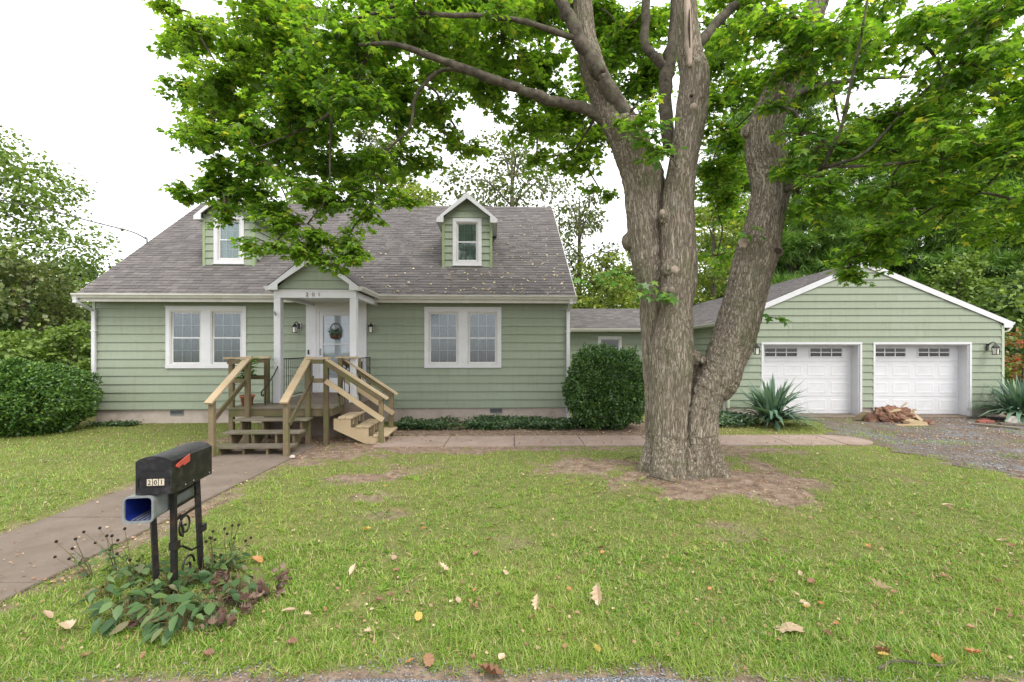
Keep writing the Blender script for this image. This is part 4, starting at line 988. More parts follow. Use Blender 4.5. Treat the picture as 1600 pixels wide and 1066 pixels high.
for r in range(nr):
    f0, f1 = r/nr, min(1, (r+1.15)/nr); x = -2.55-random.uniform(0, .3)
    while x < 2.9:
        w = random.choice(WID); xa, xb = max(x, -2.55), min(x+w-.006, 2.9); x += w
        if xb <= xa: continue
        h = random.choice((.010, .016)); y0, y1 = -.40+3.3*f0, -.40+3.3*f1; z0, z1 = 2.67+.99*f0, 2.67+.99*f1
        sf.add([(xa, y0, z0+h), (xb, y0, z0+h), (xb, y1, z1+.004), (xa, y1, z1+.004), (xa, y0, z0), (xb, y0, z0)], [(0,1,2,3), (4,5,1,0)])
sf.build("shingle_courses", M['shingle'], wr_)["kind"] = "stuff"
g = MB(); gutter(g, -2.55, 2.35, -.405, 2.665); g.build("gutter", M['cream'], wr_)
MB().box(-2.55, 2.4, -.39, -.03, 2.585, 2.60).build("soffit", M['soffit'], wr_)

# ------------------------------------------------------------------ mailbox, newspaper box
MY = R(7.0); mo = Vector((-2.70, 3.44, 0)); z0 = float(gz(-2.66, 3.6))
mb = thing("mailbox", "dented black mailbox with red flag on a wrought-iron scroll post", "mailbox", (mo.x, mo.y, 0), MY)
hw_, hs, ha, ln = .124, .245, .285, .56; zb = .85
def mprof(i=0.0):
    pts = [(-hw_+i, i), (hw_-i, i), (hw_-i, hs-i)]
    for t in np.linspace(.12, .88, 9): x = hw_*(1-2*t); pts.append((x*(1-i/hw_), hs+(ha-hs)*(1-(x/hw_)**2)**.8-i))
    return pts+[(-hw_+i, hs-i)]
body = MB().prism([(x, zb+z) for x, z in mprof()], 'y', .012, ln).build("body", M['black'], mb)
MB().prism([(x*1.015, zb+.002+z*1.008) for x, z in mprof()], 'y', -.012, .010).build("door", M['black'], mb)
b = MB(); b.box(-.108, .108, -.017, -.0125, zb+.125, zb+.130); b.box(-.108, .108, -.017, -.0125, zb+.060, zb+.065); b.box(-.108, -.104, -.017, -.0125, zb+.065, zb+.125); b.box(.104, .108, -.017, -.0125, zb+.065, zb+.125)
b.box(-.09, .09, -.016, -.0125, zb+.18, zb+.183); b.build("plate_rim", M['black'], mb)
for k, ch in enumerate("201"):
    x = -.028+k*.042
    MB().box(x-.018, x+.018, -.0155, -.0125, zb+.069, zb+.119).build("number_tile", M['number_tile'], mb)
    o = digits(ch, (x, -.0165, zb+.077), .048, M['digit'], mb, "house_number", .002); o["label"] = "black numeral %s on the mailbox door" % ch
MB().prism([(.06, zb+.035), (ln-.02, zb+.03), (ln-.02, zb+.036), (.06, zb+.041)], 'x', hw_, hw_+.004).build("side_rib", M['black'], mb)
for y in (.16, .27, ln-.05): MB().lathe([(.008, 0), (.006, .004)], (0, 0, 0), 8).build("rivet", M['plastic_grey'], mb).matrix_local = Matrix.Translation((hw_+.004, y, zb+.022)) @ Matrix.Rotation(R(90), 4, 'Y')
fl = MB(); fl.prism([(.035, zb+.195), (.055, zb+.182), (.125, zb+.198), (.125, zb+.182), (.205, zb+.198), (.205, zb+.256), (.125, zb+.238), (.04, zb+.217)], 'x', hw_+.008, hw_+.013)
fl.build("flag", M['red'], mb); MB().lathe([(.016, 0), (.016, .016)], (0, 0, 0), 10).build("flag_pivot", M['red'], mb).matrix_local = Matrix.Translation((hw_, .055, zb+.198)) @ Matrix.Rotation(R(90), 4, 'Y')
for k, (xt, yt, xb, yb) in enumerate(((.032, .17, .042, .17), (.032, .50, .055, .53))):
    b = MB(); b.bar((xt, yt, zb-.001), (xb, yb, z0-.1), .036, .036); b.build("post", M['iron'], mb)
    MB().box(xb-.028, xb+.028, yb-.028, yb+.028, .36, .42).build("post_sleeve", M['iron'], mb)
b = MB(); b.box(-.04, .10, .12, .54, zb-.012, zb-.0005); b.build("bracket", M['iron'], mb)
for z in (.60, .70, .80): MB().bar((.036, .17, z-.02), (.042, .51, z-.01), .018, .014).build("rung", M['iron'], mb)
sc_ = MB(); c0 = (.315, .505); pts = []
for t in np.linspace(0, 1, 34):
    a = R(-250)+t*R(560); r = .098*(1-.82*t); pts.append((.042, c0[0]+r*math.cos(-a)*.95, c0[1]-.03*t+r*math.sin(-a)))
pts = [(.04, .18, .598), (.04, .25, .60)]+pts; sc_.tube(pts, .0085, 6); sc_.build("scroll", M['iron'], mb, True)
sc_ = MB(); pts = [(.045, .18, .37), (.045, .27, .34), (.045, .40, .25), (.045, .50, .24)]; sc_.tube(pts, .009, 6); pts = []
for t in np.linspace(0, 1, 24):
    a = t*R(480); r = .10*(1-.8*t); pts.append((.045, .34+r*math.cos(a), .14+r*math.sin(a)))
sc_.tube(pts, .009, 6); sc_.build("scroll", M['iron'], mb, True)

np_ = thing("newspaper_box", "open grey plastic newspaper tube, blue inside, beside the mailbox", "newspaper box", (-2.79, 3.40, 0), R(9))
def rrect(w, h, r, n=5):
    out = []
    for cx, cz, a0 in ((w/2-r, h-r, 0), (-w/2+r, h-r, 90), (-w/2+r, r, 180), (w/2-r, r, 270)):
        for k in range(n): a = R(a0+90*k/(n-1)); out.append((cx+r*math.cos(a), cz+r*math.sin(a)))
    return out
zt = .652; oo = rrect(.200, .192, .035); ii = rrect(.182, .172, .028); n = len(oo)
vs = []; ln2 = .60
for (pr, y, dz) in ((oo, 0, 0), (oo, ln2, 0)): vs += [(x*(1-.0*y), y, zt+z) for x, z in pr]
b = MB(); b.add(vs, [(i, (i+1) % n, n+(i+1) % n, n+i) for i in range(n)]+[tuple(range(n, 2*n))]); b.build("body", M['plastic_grey'], np_)
vs = [(x, .006, zt+.011+z) for x, z in ii]+[(x, ln2-.012, zt+.011+z) for x, z in ii]
b = MB(); b.add(vs, [(i, n+i, n+(i+1) % n, (i+1) % n) for i in range(n)]+[tuple(range(n, 2*n))]); b.build("liner", M['plastic_blue'], np_)
o2 = rrect(.212, .204, .04); vs = [(x, -.008, zt-.008+z) for x, z in o2]+[(x, .012, zt-.008+z) for x, z in o2]+[(x, -.008, zt+.011+z) for x, z in ii]+[(x, .010, zt+.011+z) for x, z in ii]
b = MB(); b.add(vs, [(i, (i+1) % n, n+(i+1) % n, n+i) for i in range(n)]+[(i, 2*n+i, 2*n+(i+1) % n, (i+1) % n) for i in range(n)]+[(2*n+i, 3*n+i, 3*n+(i+1) % n, 2*n+(i+1) % n) for i in range(n)]); b.build("rim", M['plastic_grey'], np_)
for x in (-.05, -.017, .017, .05): MB().box(x-.006, x+.006, .01, .5, zt+.0125, zt+.016).build("floor_rib", M['plastic_grey'], np_)
MB().bar((-.015, .20, zt), (.005, .22, -.05), .036, .036).build("post", M['iron'], np_)

# ------------------------------------------------------------------ the big maple
maple = thing("maple_tree", "huge three-stemmed maple with furrowed grey-brown bark shading the lawn", "tree", (TREE[0], TREE[1], 0))
def stemline(rows):
    """rows of (px, py, depth, width px) -> points, radii"""
    P = [at(a, b, d) for a, b, d, w in rows]; r = [w/2/FPX*d for a, b, d, w in rows]
    return catmull(P, r)
def catmull(P, r, k=5):
    Q = [P[0]*2-P[1]]+list(P)+[P[-1]*2-P[-2]]; rr = [r[0]]+list(r)+[r[-1]]; op = []; orr = []
    for i in range(1, len(Q)-2):
        for q in range(k):
            t = q/k; a, b_, c, d = Q[i-1:i+3]
            op.append(0.5*((2*b_)+(-a+c)*t+(2*a-5*b_+4*c-d)*t*t+(-a+3*b_-3*c+d)*t**3)); orr.append(rr[i]*(1-t)+rr[i+1]*t)
    return op+[P[-1]], orr+[r[-1]]
STEMS = [
    [(1035, 765, 7.12, 66), (1030, 700, 7.12, 48), (1030, 620, 7.14, 46), (1032, 540, 7.15, 52), (1030, 460, 7.16, 58), (1016, 400, 7.18, 58), (1010, 335, 7.2, 56), (1004, 275, 7.2, 62), (978, 215, 7.2, 54), (952, 170, 7.2, 46), (931, 120, 7.2, 38), (918, 70, 7.2, 32), (910, 0, 7.25, 27), (900, -120, 7.3, 22), (880, -330, 7.4, 14)],       # back-left stem
    [(1050, 765, 6.78, 78), (1048, 690, 6.80, 56), (1049, 610, 6.82, 57), (1051, 545, 6.84, 62), (1056, 480, 6.85, 46), (1059, 420, 6.86, 52), (1058, 370, 6.86, 48), (1060, 300, 6.86, 44), (1070, 236, 6.86, 41), (1081, 170, 6.86, 46), (1085, 118, 6.86, 42), (1077, 79, 6.86, 34), (1071, 0, 6.86, 31), (1066, -120, 6.88, 26), (1075, -320, 6.9, 17)],       # middle stem
    [(1090, 765, 6.76, 68), (1087, 700, 6.78, 51), (1093, 642, 6.78, 53), (1125, 580, 6.77, 61), (1149, 520, 6.75, 60), (1169, 450, 6.72, 57), (1183, 398, 6.70, 64), (1196, 340, 6.68, 51), (1203, 290, 6.66, 50), (1195, 236, 6.64, 53), (1194, 200, 6.64, 46), (1205, 168, 6.62, 41), (1228, 120, 6.58, 38), (1250, 70, 6.54, 35), (1278, 0, 6.5, 32), (1320, -120, 6.4, 25), (1370, -300, 6.3, 16)],   # right stem
    [(1062, 720, 7.0, 70), (1062, 650, 7.0, 56), (1066, 590, 6.98, 46), (1074, 562, 6.9, 34)],                  # filled heart of the bole
]
ROOTS = [[(1030, 690, 7.0, 46), (1014, 730, 6.95, 36), (996, 757, 6.9, 16)], [(1045, 690, 6.74, 44), (1038, 745, 6.62, 42), (1030, 776, 6.48, 20)], [(1094, 690, 6.72, 42), (1112, 728, 6.66, 32), (1144, 758, 6.52, 14)], [(1084, 700, 6.68, 46), (1088, 748, 6.56, 42), (1092, 778, 6.44, 20)], [(1096, 700, 6.95, 32), (1122, 736, 7.05, 22), (1152, 747, 7.2, 14)], [(1030, 690, 7.25, 38), (1010, 728, 7.4, 22)], [(1058, 710, 6.66, 30), (1060, 755, 6.53, 26), (1062, 780, 6.42, 12)]]
BIG = [  # heavy limbs (own parts)
    [(958, 196, 7.2, 20.6), (915, 170, 7.15, 17.2), (857, 157, 7.05, 15.5), (798, 134, 6.9, 14.6), (747, 116, 6.75, 12.9), (690, 95, 6.6, 10.3), (620, 70, 6.4, 7.7), (560, 70, 6.3, 5.2)],
    [(992, 205, 7.1, 22.0), (968, 165, 6.98, 22.5), (945, 128, 6.88, 22.5), (925, 95, 6.8, 21.5), (906, 62, 6.78, 20.6), (889, 30, 6.75, 19.8), (872, -10, 6.72, 18.1), (820, -120, 6.6, 13.8), (760, -260, 6.4, 7.7)],
    [(1046, 240, 7.3, 18.9), (1040, 150, 7.5, 20.6), (1046, 95, 7.6, 18.9), (1052, 40, 7.7, 15.5), (1060, -100, 7.9, 10.3)],
    [(1050, 118, 7.55, 14), (1030, 96, 7.6, 14), (1008, 66, 7.7, 13), (1011, 0, 7.8, 12.0), (1020, -90, 8, 7.7)],
    [(1085, 78, 6.95, 17.2), (1125, 31, 7.1, 15.5), (1160, 0, 7.2, 13.8), (1240, -70, 7.4, 10.3), (1330, -150, 7.6, 6.0)],
    [(1212, 300, 6.7, 15.5), (1262, 285, 6, 7.7), (1283, 262, 5.8, 6.9), (1312, 205, 5.5, 5.2), (1330, 130, 5.3, 4.3), (1345, 60, 5.1, 3.4), (1355, 0, 5, 2.6)],
    [(1283, 262, 5.8, 5.2), (1350, 240, 5.5, 4.3), (1420, 165, 5.3, 3.9), (1490, 110, 5.1, 3.4), (1580, 90, 4.9, 2.6)],
    [(1283, 262, 5.8, 5.2), (1370, 258, 5.5, 4.3), (1470, 248, 5.2, 4.3), (1600, 232, 4.9, 2.6)],
    [(905, 62, 6.78, 10.3), (800, 30, 6.5, 7.7), (660, 20, 6.4, 6.9), (640, 0, 6.4, 6.0), (560, 28, 6.6, 4.3), (470, 30, 7, 3.4)],
    [(690, -60, 6.4, 10.3), (640, -10, 6.5, 9.5), (603, 40, 6.6, 8.6), (572, 90, 6.8, 7.7), (545, 140, 7, 6.9), (505, 185, 7.1, 5.2), (450, 212, 7.2, 3.4), (400, 232, 7.3, 2.6)],
    [(545, 140, 7, 4.3), (520, 175, 7.1, 3.9), (516, 240, 7.15, 3.4), (512, 305, 7.2, 2.6), (480, 350, 7.2, 2.1)],
    [(747, 116, 6.75, 6.9), (690, 110, 6.8, 6.0), (650, 150, 6.9, 5.2), (640, 200, 7, 4.3), (600, 240, 7.1, 3.4), (560, 290, 7.2, 2.6)],
    [(872, -10, 6.72, 10.3), (740, -80, 6.2, 12.0), (690, -60, 6.4, 10.3)],
    [(1206, 165, 6.62, 12.0), (1260, 140, 6.9, 8.6), (1330, 125, 7.2, 6.0), (1420, 120, 7.5, 4.3)],
    [(1320, -120, 6.4, 13.8), (1420, -160, 5.8, 10.3), (1540, -180, 5.2, 6.9), (1700, -150, 4.7, 4.3)],
    [(900, -120, 7.3, 12.0), (960, -260, 6.6, 10.3), (1000, -500, 5.4, 7.7), (1000, -1000, 3.8, 4.3)],
]
tb = MB(); AX = []; ARAD = []; ALEN = []
allstems = STEMS+ROOTS
for rows in allstems:
    P, r = stemline(rows); tb.tube(P, r, 18); s = 0
    for i, p in enumerate(P):
        if i: s += (p-P[i-1]).length
        AX.append(p); ARAD.append(r[i]); ALEN.append(s)
def burl(px, py, d, r, sq=(1, 1, 1)):
    r *= .85; d = d+r*.7
    c = at(px, py, d); b = bmesh.new(); bmesh.ops.create_icosphere(b, subdivisions=3, radius=r)
    tb.add([(c.x+v.co.x*sq[0], c.y+v.co.y*sq[1], c.z+v.co.z*sq[2]) for v in b.verts], [tuple(v.index for v in f.verts) for f in b.faces]); b.free()
for a in ((984, 378, 7.15, .13, (1, 1, 1.2)), (1078, 418, 6.75, .12), (1080, 440, 6.72, .09), (1086, 172, 6.72, .12), (1035, 338, 6.72, .11, (1, 1, 1.3)), (1163, 388, 6.55, .13), (1212, 394, 6.5, .13), (1232, 278, 6.6, .12), (1045, 420, 6.66, .12),
          (1168, 205, 6.55, .09), (1195, 172, 6.5, .1), (940, 120, 6.78, .08), (1196, 447, 6.6, .07), (1052, 545, 6.6, .1), (1090, 560, 6.62, .12), (1044, 455, 6.6, .1), (1066, 300, 6.7, .06), (1165, 530, 6.5, .06)): burl(*a)
raw = tb.build("tmp_trunk", None)
md = raw.modifiers.new("r", 'REMESH'); md.mode = 'VOXEL'; md.voxel_size = 0.022
ms_ = raw.modifiers.new("s", 'SMOOTH'); ms_.iterations = 7; ms_.factor = 0.5
bpy.context.view_layer.update()
tm = bpy.data.meshes.new_from_object(raw.evaluated_get(bpy.context.evaluated_depsgraph_get())); bpy.data.objects.remove(raw)
nv = len(tm.vertices); co = np.empty(nv*3, np.float32); tm.vertices.foreach_get("co", co); co = co.reshape(-1, 3).astype(float)
no = np.empty(nv*3, np.float32); tm.vertices.foreach_get("normal", no); no = no.reshape(-1, 3).astype(float)
A = np.array([tuple(p) for p in AX]); AR = np.array(ARAD); AL = np.array(ALEN); best = np.empty(nv, int)
for k in range(0, nv, 8000):
    d = np.linalg.norm(co[k:k+8000, None]-A[None], axis=2)-AR[None]*0.8; best[k:k+8000] = d.argmin(1)
off = co-A[best]; stem = np.stack([off[:, 0]+best % 3*0.0, off[:, 1], AL[best]+off[:, 2]*0.0], 1)
stem[:, 2] = co[:, 2]*1.05+0.25*off[:, 0]
rid = 1-np.abs(vnoise(off[:, 0]*24+3, off[:, 1]*24, co[:, 2]*2.3, 2)-0.5)*2
rid2 = 1-np.abs(vnoise(off[:, 0]*46+3, off[:, 1]*46, co[:, 2]*7, 5)-0.5)*2
big = vnoise(co[:, 0]*3.3, co[:, 1]*3.3, co[:, 2]*1.7, 9)-0.5
taper = np.clip(AR[best]/0.2, .35, 1.1)
# creases where two stems, or a stem and a root, grow against each other
ds = []; k0 = 0
for rows in allstems[:3]+ROOTS[:1]+ROOTS[1:]:
    P, r = stemline(rows); P = np.array([tuple(p) for p in P]); r = np.array(r)
    ds.append(np.concatenate([(np.linalg.norm(co[k:k+8000, None]-P[None], axis=2)-r[None]).min(1) for k in range(0, nv, 8000)]))
ds = np.stack(ds, 1); s3 = np.sort(ds[:, :3], axis=1); sA = np.sort(ds, axis=1)
crease = .05*np.clip(1-(s3[:, 1]-s3[:, 0])/.055, 0, 1)**1.3
co = co-no*crease[:, None]
flute = vnoise(co[:, 0]*6.5+2, co[:, 1]*6.5, co[:, 2]*.55, 13)-.5
co = co+no*(flute*.13*smooth01((2.1-co[:, 2])/1.2))[:, None]
co = co+no*(((rid-.5)*.030+(rid2-.5)*.012+big*.06)*taper)[:, None]
tm.vertices.foreach_set("co", co.astype(np.float32).ravel())
at_ = tm.attributes.new("stem", 'FLOAT_VECTOR', 'POINT'); at_.data.foreach_set("vector", stem.astype(np.float32).ravel())
tm.materials.clear(); tm.materials.append(M['bark']); tm.polygons.foreach_set("use_smooth", np.ones(len(tm.polygons), bool)); tm.update()
mp_o = lambda o: setattr(o, 'location', (-TREE[0], -TREE[1], 0))
tr_ = link(bpy.data.objects.new("trunk", tm), maple); mp_o(tr_)
def wound(px, py, d, r, depth=.02, m='wound', nrm=(0, -1, .1), sq=1.0):
    c = at(px, py, d); b = MB(); vs = []
    for k in range(12): t = 2*math.pi*k/12; rr = r*random.uniform(.8, 1.15); vs.append((rr*math.cos(t), rr*sq*math.sin(t), 0))
    b.add(vs+[(x*.8, y*.8, depth) for x, y, z in vs], [tuple(range(12, 24))]+[(k, (k+1) % 12, 12+(k+1) % 12, 12+k) for k in range(12)])
    o = b.build("branch_scar", M[m], tr_, True); q = Vector(nrm).to_track_quat('Z', 'Y'); o.matrix_local = Matrix.Translation(c) @ q.to_matrix().to_4x4(); return o
wound(1055, 421, 6.50, .062, .02); wound(1083, 168, 6.58, .05, .05); wound(1035, 332, 6.60, .045); wound(1158, 383, 6.44, .045, .012, 'hollow'); wound(1160, 380, 6.425, .07, .01); wound(1216, 392, 6.38, .05, .012, 'hollow'); wound(1080, 150, 6.60, .03, .02, 'hollow'); wound(942, 112, 6.70, .045, .03, 'hollow', (-.3, -1, .6))
b = MB(); P, r = catmull([at(1078, 105, 6.645), at(1076, 78, 6.67), at(1075, 50, 6.69), at(1074, 10, 6.69), at(1072, -20, 6.72)], [.03, .06, .055, .05, .03])
b.tube(P, r, 8); b.build("bare_strip", M['wound'], tr_, True)
b = MB(); P, r = catmull([at(1078, 75, 6.615), at(1077, 45, 6.63), at(1077, 15, 6.64)], [.008, .016, .008]); b.tube(P, r, 6); b.build("crack", M['hollow'], tr_, True)

NODES = []                                           # points the leafy branches start from
for rows in BIG:
    P, r = stemline(rows); r = [q*random.uniform(.88, 1.14) for q in r]; P = [p+Vector((random.uniform(-1, 1), random.uniform(-1, 1), random.uniform(-1, 1)))*q*.22 for p, q in zip(P, r)]; b = MB(); b.tube(P, r, 10)
    # a little waver so limbs are not perfect pipes
    o = b.build("limb", M['bark_dark'], maple, True); mp_o(o)
    NODES += [(p, q) for p, q in zip(P, r)][3:]
for rows in STEMS[:3]:
    P, r = stemline(rows); NODES += [(p, q) for p, q in zip(P, r) if p.z > 4.2]
# leafy masses: (px, py, depth, radius px, leaf density)
LOBES = [(300, 35, 7.1, 48, .9), (345, 110, 7.1, 62, 1), (420, 50, 7.0, 85, 1), (350, 205, 7.2, 58, 1), (330, 262, 7.3, 40, .9), (305, 312, 7.3, 28, .8), (352, 330, 7.3, 27, .8), (440, 170, 7.0, 85, 1), (400, 265, 7.2, 50, .9),
         (540, 60, 6.8, 95, 1), (560, 160, 6.9, 80, .9), (480, 300, 7.2, 52, .9), (455, 355, 7.2, 42, 1), (430, 388, 7.2, 22, .9), (500, 372, 7.2, 40, 1), (545, 370, 7.3, 30, .9), (592, 250, 7.3, 55, .75), (640, 315, 7.4, 16, .8), (610, 300, 7.3, 25, .8),
         (560, 300, 7.2, 40, .8), (690, 170, 7.4, 62, .7), (665, 55, 6.9, 95, .95), (790, 60, 7.2, 90, .75), (720, 230, 7.6, 40, .6), (830, 200, 8.3, 50, .8), (890, 245, 8.3, 48, .9), (940, 300, 8.4, 24, .7), (860, 30, 7.6, 70, .75),
         (975, 50, 8.3, 75, .7), (930, 215, 8.5, 45, .6), (1000, 180, 6.6, 38, .75), (1030, 235, 6.5, 26, .7), (1140, 210, 8.0, 55, .8), (1130, 90, 7.6, 60, .6), (1120, 330, 9.2, 55, .55), (1110, 260, 8.4, 55, .8), (1120, 400, 9.4, 40, .5),
         (1180, 60, 6.2, 70, .75), (1250, 210, 5.9, 52, .8), (1290, 80, 5.8, 85, .7), (1300, 290, 5.6, 55, 1), (1370, 190, 5.6, 80, .75), (1420, 60, 5.3, 95, .75), (1400, 310, 5.6, 62, 1), (1470, 230, 5.2, 85, 1), (1490, 330, 5.6, 55, .9), (1540, 110, 5.0, 105, .8),
         (1570, 260, 5.0, 85, 1), (1600, 320, 5.3, 60, .9), (1345, 400, 6.6, 44, 1.2), (1385, 365, 6.4, 45, 1.2), (1425, 345, 6.2, 40, 1.1), (1322, 425, 6.8, 26, 1.2), (1560, 20, 4.8, 90, .8), (1280, 330, 5.7, 28, .7), (1230, 275, 5.9, 26, .6), (1660, 150, 4.9, 110, .9), (1650, 320, 5.2, 80, .9),
         (885, 165, 8.5, 48, .8), (945, 205, 8.9, 45, .7), (838, 245, 8.2, 28, .8), (765, 135, 7.9, 48, .8), (990, 250, 9.0, 34, .6), (1015, 120, 9.2, 45, .7), (1180, 130, 8.6, 50, .8),
         (1228, 115, 5.9, 40, 1), (1268, 45, 5.8, 46, 1), (1205, 165, 6.0, 20, .8), (505, 398, 7.15, 24, 1.3), (548, 408, 7.15, 20, 1.3), (522, 418, 7.1, 14, 1), (475, 398, 7.15, 20, 1.2), (560, 385, 7.2, 22, 1.1),
         # fuller back layer of the crown, behind the limbs
         (290, 70, 7.9, 45, 1), (330, 160, 8.0, 55, 1), (390, 110, 8.2, 70, 1), (450, 30, 8.0, 80, 1), (470, 120, 8.3, 75, 1), (400, 200, 8.2, 60, 1), (470, 230, 8.2, 62, 1), (520, 170, 8.6, 60, 1), (530, 260, 8.0, 58, 1), (580, 110, 8.4, 75, 1), (620, 180, 8.4, 62, 1), (640, 250, 8.1, 48, .8), (600, 20, 8.2, 80, 1), (690, 110, 8.4, 70, 1), (720, 30, 8.5, 80, 1), (780, 110, 8.6, 60, .9), (810, 40, 8.8, 70, 1), (850, 130, 8.8, 55, 1), (870, 190, 9.0, 50, 1), (920, 120, 9.2, 60, .8), (960, 60, 9.2, 70, .8), (920, 20, 8.9, 70, .9), (1030, 40, 9.4, 65, .7), (1130, 150, 9.0, 60, 1), (1130, 40, 9.0, 55, .7), (1140, 280, 9.0, 50, 1), (1000, 130, 9.4, 45, .8), (420, 320, 7.5, 42, 1), (370, 290, 7.6, 42, 1), (520, 320, 7.6, 42, 1), (480, 392, 7.2, 26, 1), (540, 398, 7.3, 20, 1), (395, 385, 7.2, 26, 1), (340, 290, 7.4, 40, 1), (280, 296, 7.2, 20, .8), (570, 340, 7.3, 28, 1), (310, 205, 7.5, 40, 1), (295, 140, 7.4, 34, .9), (265, 15, 7.2, 30, .9),
         (1250, 140, 7.4, 70, .8), (1320, 230, 7.2, 70, 1), (1400, 240, 7.0, 70, 1), (1480, 160, 6.8, 80, .9), (1500, 290, 6.6, 70, 1), (1580, 200, 6.4, 80, 1), (1590, 340, 6.2, 55, 1), (1430, 330, 6.6, 50, 1), (1350, 30, 7.0, 80, .8), (1500, 40, 6.6, 80, .8), (1180, 10, 7.4, 70, .8), (1250, 320, 6.4, 35, .9), (1540, 370, 6.6, 40, .7),
         # the crown above and beyond the frame
         (380, -110, 7.0, 110, .7), (540, -130, 6.8, 120, .7), (720, -120, 6.8, 120, .7), (900, -130, 7.4, 120, .6), (1070, -140, 7.6, 120, .6), (1250, -130, 6.8, 120, .6), (1430, -130, 5.9, 120, .6), (1620, -130, 5.2, 130, .6),
         (620, -330, 7.0, 150, .5), (850, -370, 7.2, 150, .5), (1080, -400, 7.2, 160, .5), (1320, -360, 6.5, 160, .5), (950, -700, 7.0, 200, .4), (1150, -720, 6.6, 200, .4), (800, -300, 9.5, 120, .5), (1100, -300, 9.8, 130, .5), (1350, -220, 9.0, 120, .5), (1000, -560, 5.0, 190, .35), (1050, -1100, 3.9, 260, .3)]
TW = MB(); BR = MB(); FAR = []; LP = []; LD = []; LN = []; LS = []
lob = [(at(a, b_, d), r/FPX*d, k) for a, b_, d, r, k in LOBES]
lob.sort(key=lambda q: min((q[0]-p).length for p, _ in NODES))
br_i = 0
for c, R_, dens in lob:
    p0, r0 = min(NODES, key=lambda q: (q[0]-c).length+max(0, (q[0].z-c.z))*.1)
    mid = p0.lerp(c, .5)+Vector((random.uniform(-.15, .15), random.uniform(-.15, .15), random.uniform(.0, .25)))*min(1, (c-p0).length)
    P, rr = catmull([p0, mid, c], [min(r0*.7, .028), .018, .011], 6)
    if (c-p0).length > .15:
        b = MB(); b.tube(P, rr, 6); o = b.build("branch", M['bark_dark'], maple, True); mp_o(o)
    NODES += list(zip(P, rr))[2:]
    nsub = max(4, int(7*R_+3)); hubs = []
    for k in range(nsub):
        d = Vector(rand_unit(1)[0]); d.z *= .75; e = c+d*R_*random.uniform(.65, 1.0); m_ = c.lerp(e, .5)+Vector((0, 0, .12*R_))
        Q, qr = catmull([c, m_, e-Vector((0, 0, .1*R_))], [.010, .007, .003], 4); TW.tube(Q, qr, 4, False); hubs += Q[2:]
    over = c.z > CAM_H+.80*c.y; R0 = R_; R_ = R_ if over else R_*1.16; nl = int(dens*1250*(R0/.75)**2.0*(.09 if over else (.82 if c.x > 3.6 else 1.0))); nl = nl if over else max(90, nl); ns = max(3, nl//9)
    for s in range(ns):
        h = random.choice(hubs); dv = Vector(rand_unit(1)[0]); dv.z = dv.z*.5-.12; ln_ = random.uniform(.12, .42)*min(1.2, R_/.6); tip = h+dv*ln_
        q = tip-c
        if q.length > R_*1.18: tip = c+q*(R_*1.18/q.length)
        TW.tube([h, tip], [.0035, .0018], 3, False)
        for k in range(9):
            a = random.uniform(0, 6.283); f = random.random(); base = h.lerp(tip, .35+.65*f)
            out = Vector((math.cos(a), math.sin(a), 0)); pp = base+out*random.uniform(.03, .10)+Vector((0, 0, random.uniform(-.07, .03)))
            LP.append(tuple(pp)); LD.append((out.x+dv.x*.6, out.y+dv.y*.6, random.uniform(-.95, .05))); LN.append((random.uniform(-.55, .55), random.uniform(-.55, .55), 1)); LS.append(random.uniform(.062, .122)*(1.7 if over else 1))
# sprigs growing straight from the trunk
SPR = [(960, 430, 6.75, 34, 22), (1000, 452, 6.6, 30, 18), (1045, 462, 6.5, 22, 12), (920, 440, 6.9, 22, 8), (1210, 498, 6.5, 18, 9), (1018, 205, 6.4, 40, 26), (1040, 240, 6.3, 26, 14), (1240, 260, 6.2, 34, 24), (1170, 365, 6.3, 22, 10), (1280, 230, 5.6, 50, 40), (1000, 215, 6.4, 34, 16)]
SPos = []; SD = []; SN = []; SS = []
for a, b_, d, r, n in SPR:
    c = at(a, b_, d); R_ = r/FPX*d; p0 = min(AX, key=lambda q: (q-c).length); TW.tube([p0, p0.lerp(c, .5)+Vector((0, 0, .05)), c], [.006, .005, .003], 4, False)
    for k in range(n):
        v = Vector(rand_unit(1)[0]); v.z *= .5; q = c+v*R_*random.uniform(.2, 1); SPos.append(tuple(q)); SD.append((v.x*1.2+random.uniform(-.3, .3), v.y-.35, random.uniform(-.6, .0))); SN.append((random.uniform(-.4, .4), random.uniform(-.9, .1), 1)); SS.append(random.uniform(.11, .17))
        TW.tube([c, q], [.002, .0015], 3, False)
o = TW.build("twigs", M['twig'], maple); mp_o(o); o["kind"] = "stuff"
LEAF = np.array([(0, .30, .02), (0, 0, 0), (.36, -.06, -.05), (.24, .20, -.01), (.56, .45, -.12), (.20, .52, -.02), (0, 1.0, -.16), (-.20, .52, -.02), (-.56, .45, -.12), (-.24, .20, -.01), (-.36, -.06, -.05)])
LF = [(0, k, k+1) for k in range(1, 10)]+[(0, 10, 1)]
LP = np.array(LP); LD = np.array(LD); LN = np.array(LN); LS = np.array(LS)
SPos = np.array(SPos); SD = np.array(SD); SN = np.array(SN); SS = np.array(SS)
